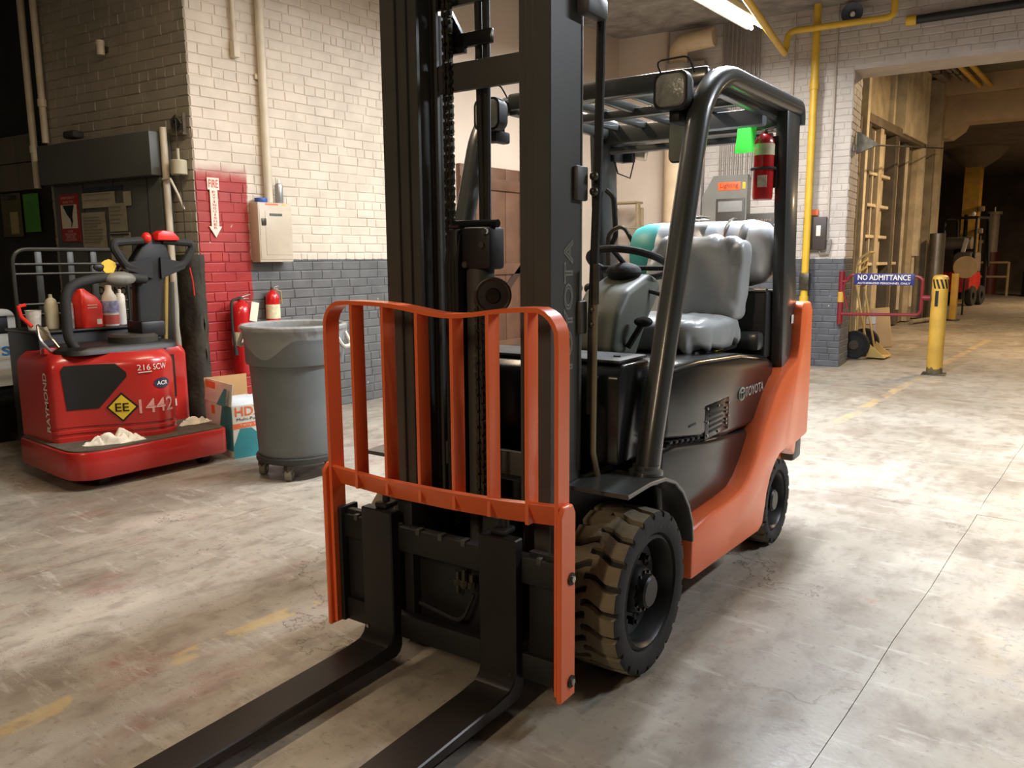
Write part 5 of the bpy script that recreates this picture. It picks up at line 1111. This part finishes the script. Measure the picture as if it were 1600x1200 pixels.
for (x, yy, lab, hts) in ((-4.2, 32, 'pale cylinder jack on a red stand in the dark hall', (1.4, 2.9)), (-4.5, 31.6, 'slim grey jack standing by the dark hall railing', (.8, 1.95))):
    t = thing('lifting_jack', lab, 'jack', (x, yy, 0)); MB().cyl((0, 0, 0), (0, 0, hts[0]), .22 if hts[1] > 2 else .07, n=16).build('stand', mat('dark_red_stand', (84, 30, 28), .5) if hts[1] > 2 else M_gcond, t)
    MB().cyl((0, 0, hts[0]), (0, 0, hts[1] - .2), .17 if hts[1] > 2 else .05, n=16).cyl((0, 0, hts[1] - .25), (0, 0, hts[1] - .15), .24 if hts[1] > 2 else .09, n=16).build('cylinder', mat('pale_jack', (150, 140, 124), .5), t); MB().cyl((0, 0, hts[1] - .2), (0, 0, hts[1]), .06 if hts[1] > 2 else .03, n=12).build('ram', M_stn, t)
rl_ = thing('guard_rail', 'low pale pipe railing in front of the jacks', 'railing', (-4.05, 30.6, 0)); M_rl = mat('pale_railing', (150, 130, 96), .5)
for x in (-.55, .55): MB().cyl((x, 0, 0), (x, 0, 1.08), .045, n=10).build('post', M_rl, rl_)
for z in (.6, 1.06): MB().cyl((-.55, 0, z), (.55, 0, z), .04, n=10).build('rail', M_rl, rl_)
t = thing('drum', 'black drum on the floor right of the railing', 'drum', (-2.75, 30.2, 0)); MB().lathe([(.28, 0), (.3, .02), (.3, .28), (.31, .3), (.3, .32), (.3, .78), (.28, .8), (.001, .78)], n=24).build('drum_body', M_bat, t); MB().cyl((0.1, -.1, .78), (.1, -.1, .82), .04, n=10).build('bung', M_steel, t)
for k, x in enumerate((-2.90, -2.72)):
    t = thing('overhead_pipe', 'yellow overhead pipe under the deck beyond the opening', 'pipe', (x, 14.5, 4.6), 0, 'yellow overhead pipes'); MB().cyl((0, -4, 0), (0, 4.3, 0), .045, n=12).build('pipe', M_yel, t); MB().cyl((0, 1, 0), (0, 1.15, 0), .055, n=12).build('coupling', M_yel, t)
for k, (x, z, w) in enumerate(((-3.48, 4.72, .16), (-3.22, 4.70, .05), (-3.10, 4.66, .05))):
    t = thing('cable_tray', ('wide grey cable tray under the deck by timber partition', 'pale conduit run under the deck beside the cable tray', 'pale conduit run under the deck beside yellow pipes')[k], 'tray', (x, 15, z)); MB().box(-w / 2, w / 2, -4.6, 3.6, 0, .10 if k == 0 else .05, .005).build('tray', M_gcond, t)
    for q in range(4): MB().box(-w / 2 - .02, w / 2 + .02, -4 + q * 2.2, -3.96 + q * 2.2, -.01, .14).build('hanger', M_dull, t)

# ------------------------------------------------------------------ lamps
def strip_light(label, x, y, z, L, power, rgb, glow, rotz=0.0, w=.20):
    t = thing('ceiling_lamp', label, 'lamp', (x, y, z), rotz)
    MB().prism([(-.05, .09), (.05, .09), (.05, .05), (w / 2 + .02, .0), (w / 2 + .02, -.012), (w / 2, -.012), (.04, .03), (-.04, .03), (-w / 2, -.012), (-w / 2 - .02, -.012), (-w / 2 - .02, .0), (-.05, .05)], -L / 2, L / 2).build('reflector', M_wp, t)
    em = mat('fluorescent_tube_%d' % int(glow), rgb, .4, var=0, emit=glow)
    for s in (-1, 1): MB().cyl((s * w * .27, -L / 2 + .03, -.012), (s * w * .27, L / 2 - .03, -.012), .019, n=12).build('tube', em, t)
    for s in (-1, 1): MB().cyl((0, s * L * .4, .09), (0, s * L * .4, HZ - z if z < HZ else .2), .006, n=6).build('hanger', M_dull, t)
    ld_ = bpy.data.lights.new('tube_light', 'AREA'); ld_.shape = 'RECTANGLE'; ld_.size = w; ld_.size_y = L - .06; ld_.energy = power; ld_.color = lin(rgb)
    lo = bpy.data.objects.new('tube_light', ld_); COL.objects.link(lo); lo.parent = t; lo.location = (0, 0, -.045)
    return t
strip_light('bright white fluorescent strip lamp hanging beside the yellow gas pipe', -3.38, 7.27, 3.66, 2.44, LAMP_POWER['back'], (255, 250, 246), 14)
strip_light('fluorescent strip lamp above the pallet truck and white brick', -3.38, 2.6, 3.66, 2.44, LAMP_POWER['left'], (255, 230, 200), 13)
strip_light('fluorescent strip lamp hanging over the rear of the forklift', -1.75, 5.0, 3.66, 2.44, LAMP_POWER['over'], (238, 245, 255), 12)
strip_light('fluorescent strip lamp over the open floor right of the forklift', 1.6, 5.4, 3.66, 2.44, LAMP_POWER['right'], (240, 246, 255), 10)
strip_light('added unseen fill strip lamp at the rear of the shop by back wall', -1.0, -3.6, 3.66, 2.44, LAMP_POWER['rear'], (255, 228, 192), 11)  # added fill behind the camera, brightens faces turned towards it
def high_bay(label, loc, power):
    t = thing('high_bay_lamp', label, 'lamp', loc)
    MB().lathe([(.06, .40), (.10, .30), (.24, .0), (.245, -.01), (.23, 0), (.09, .28), (.001, .3)], n=28).build('reflector', M_stn, t); MB().sphere((0, 0, .14), .07, 14, 8, (1, 1, 1.6)).build('bulb', mat('sodium_bulb', (255, 196, 120), .4, var=0, emit=30), t)
    MB().cyl((0, 0, .4), (0, 0, .5), .01, n=6).build('hanger', M_dull, t)
    l = bpy.data.lights.new('bulb_light', 'AREA'); l.shape = 'DISK'; l.size = .42; l.energy = power; l.color = lin((255, 218, 170)); o = bpy.data.objects.new('bulb_light', l); COL.objects.link(o); o.parent = t; o.location = (0, 0, -.03)
high_bay('warm high bay lamp under the deck beyond the opening', (-.6, 13.8, 4.35), LAMP_POWER['far'])
high_bay('added unseen warm fill lamp on the dark hall ceiling', (.6, 25.0, 3.70), LAMP_POWER['hall'])  # added fill, lifts the hall out of black
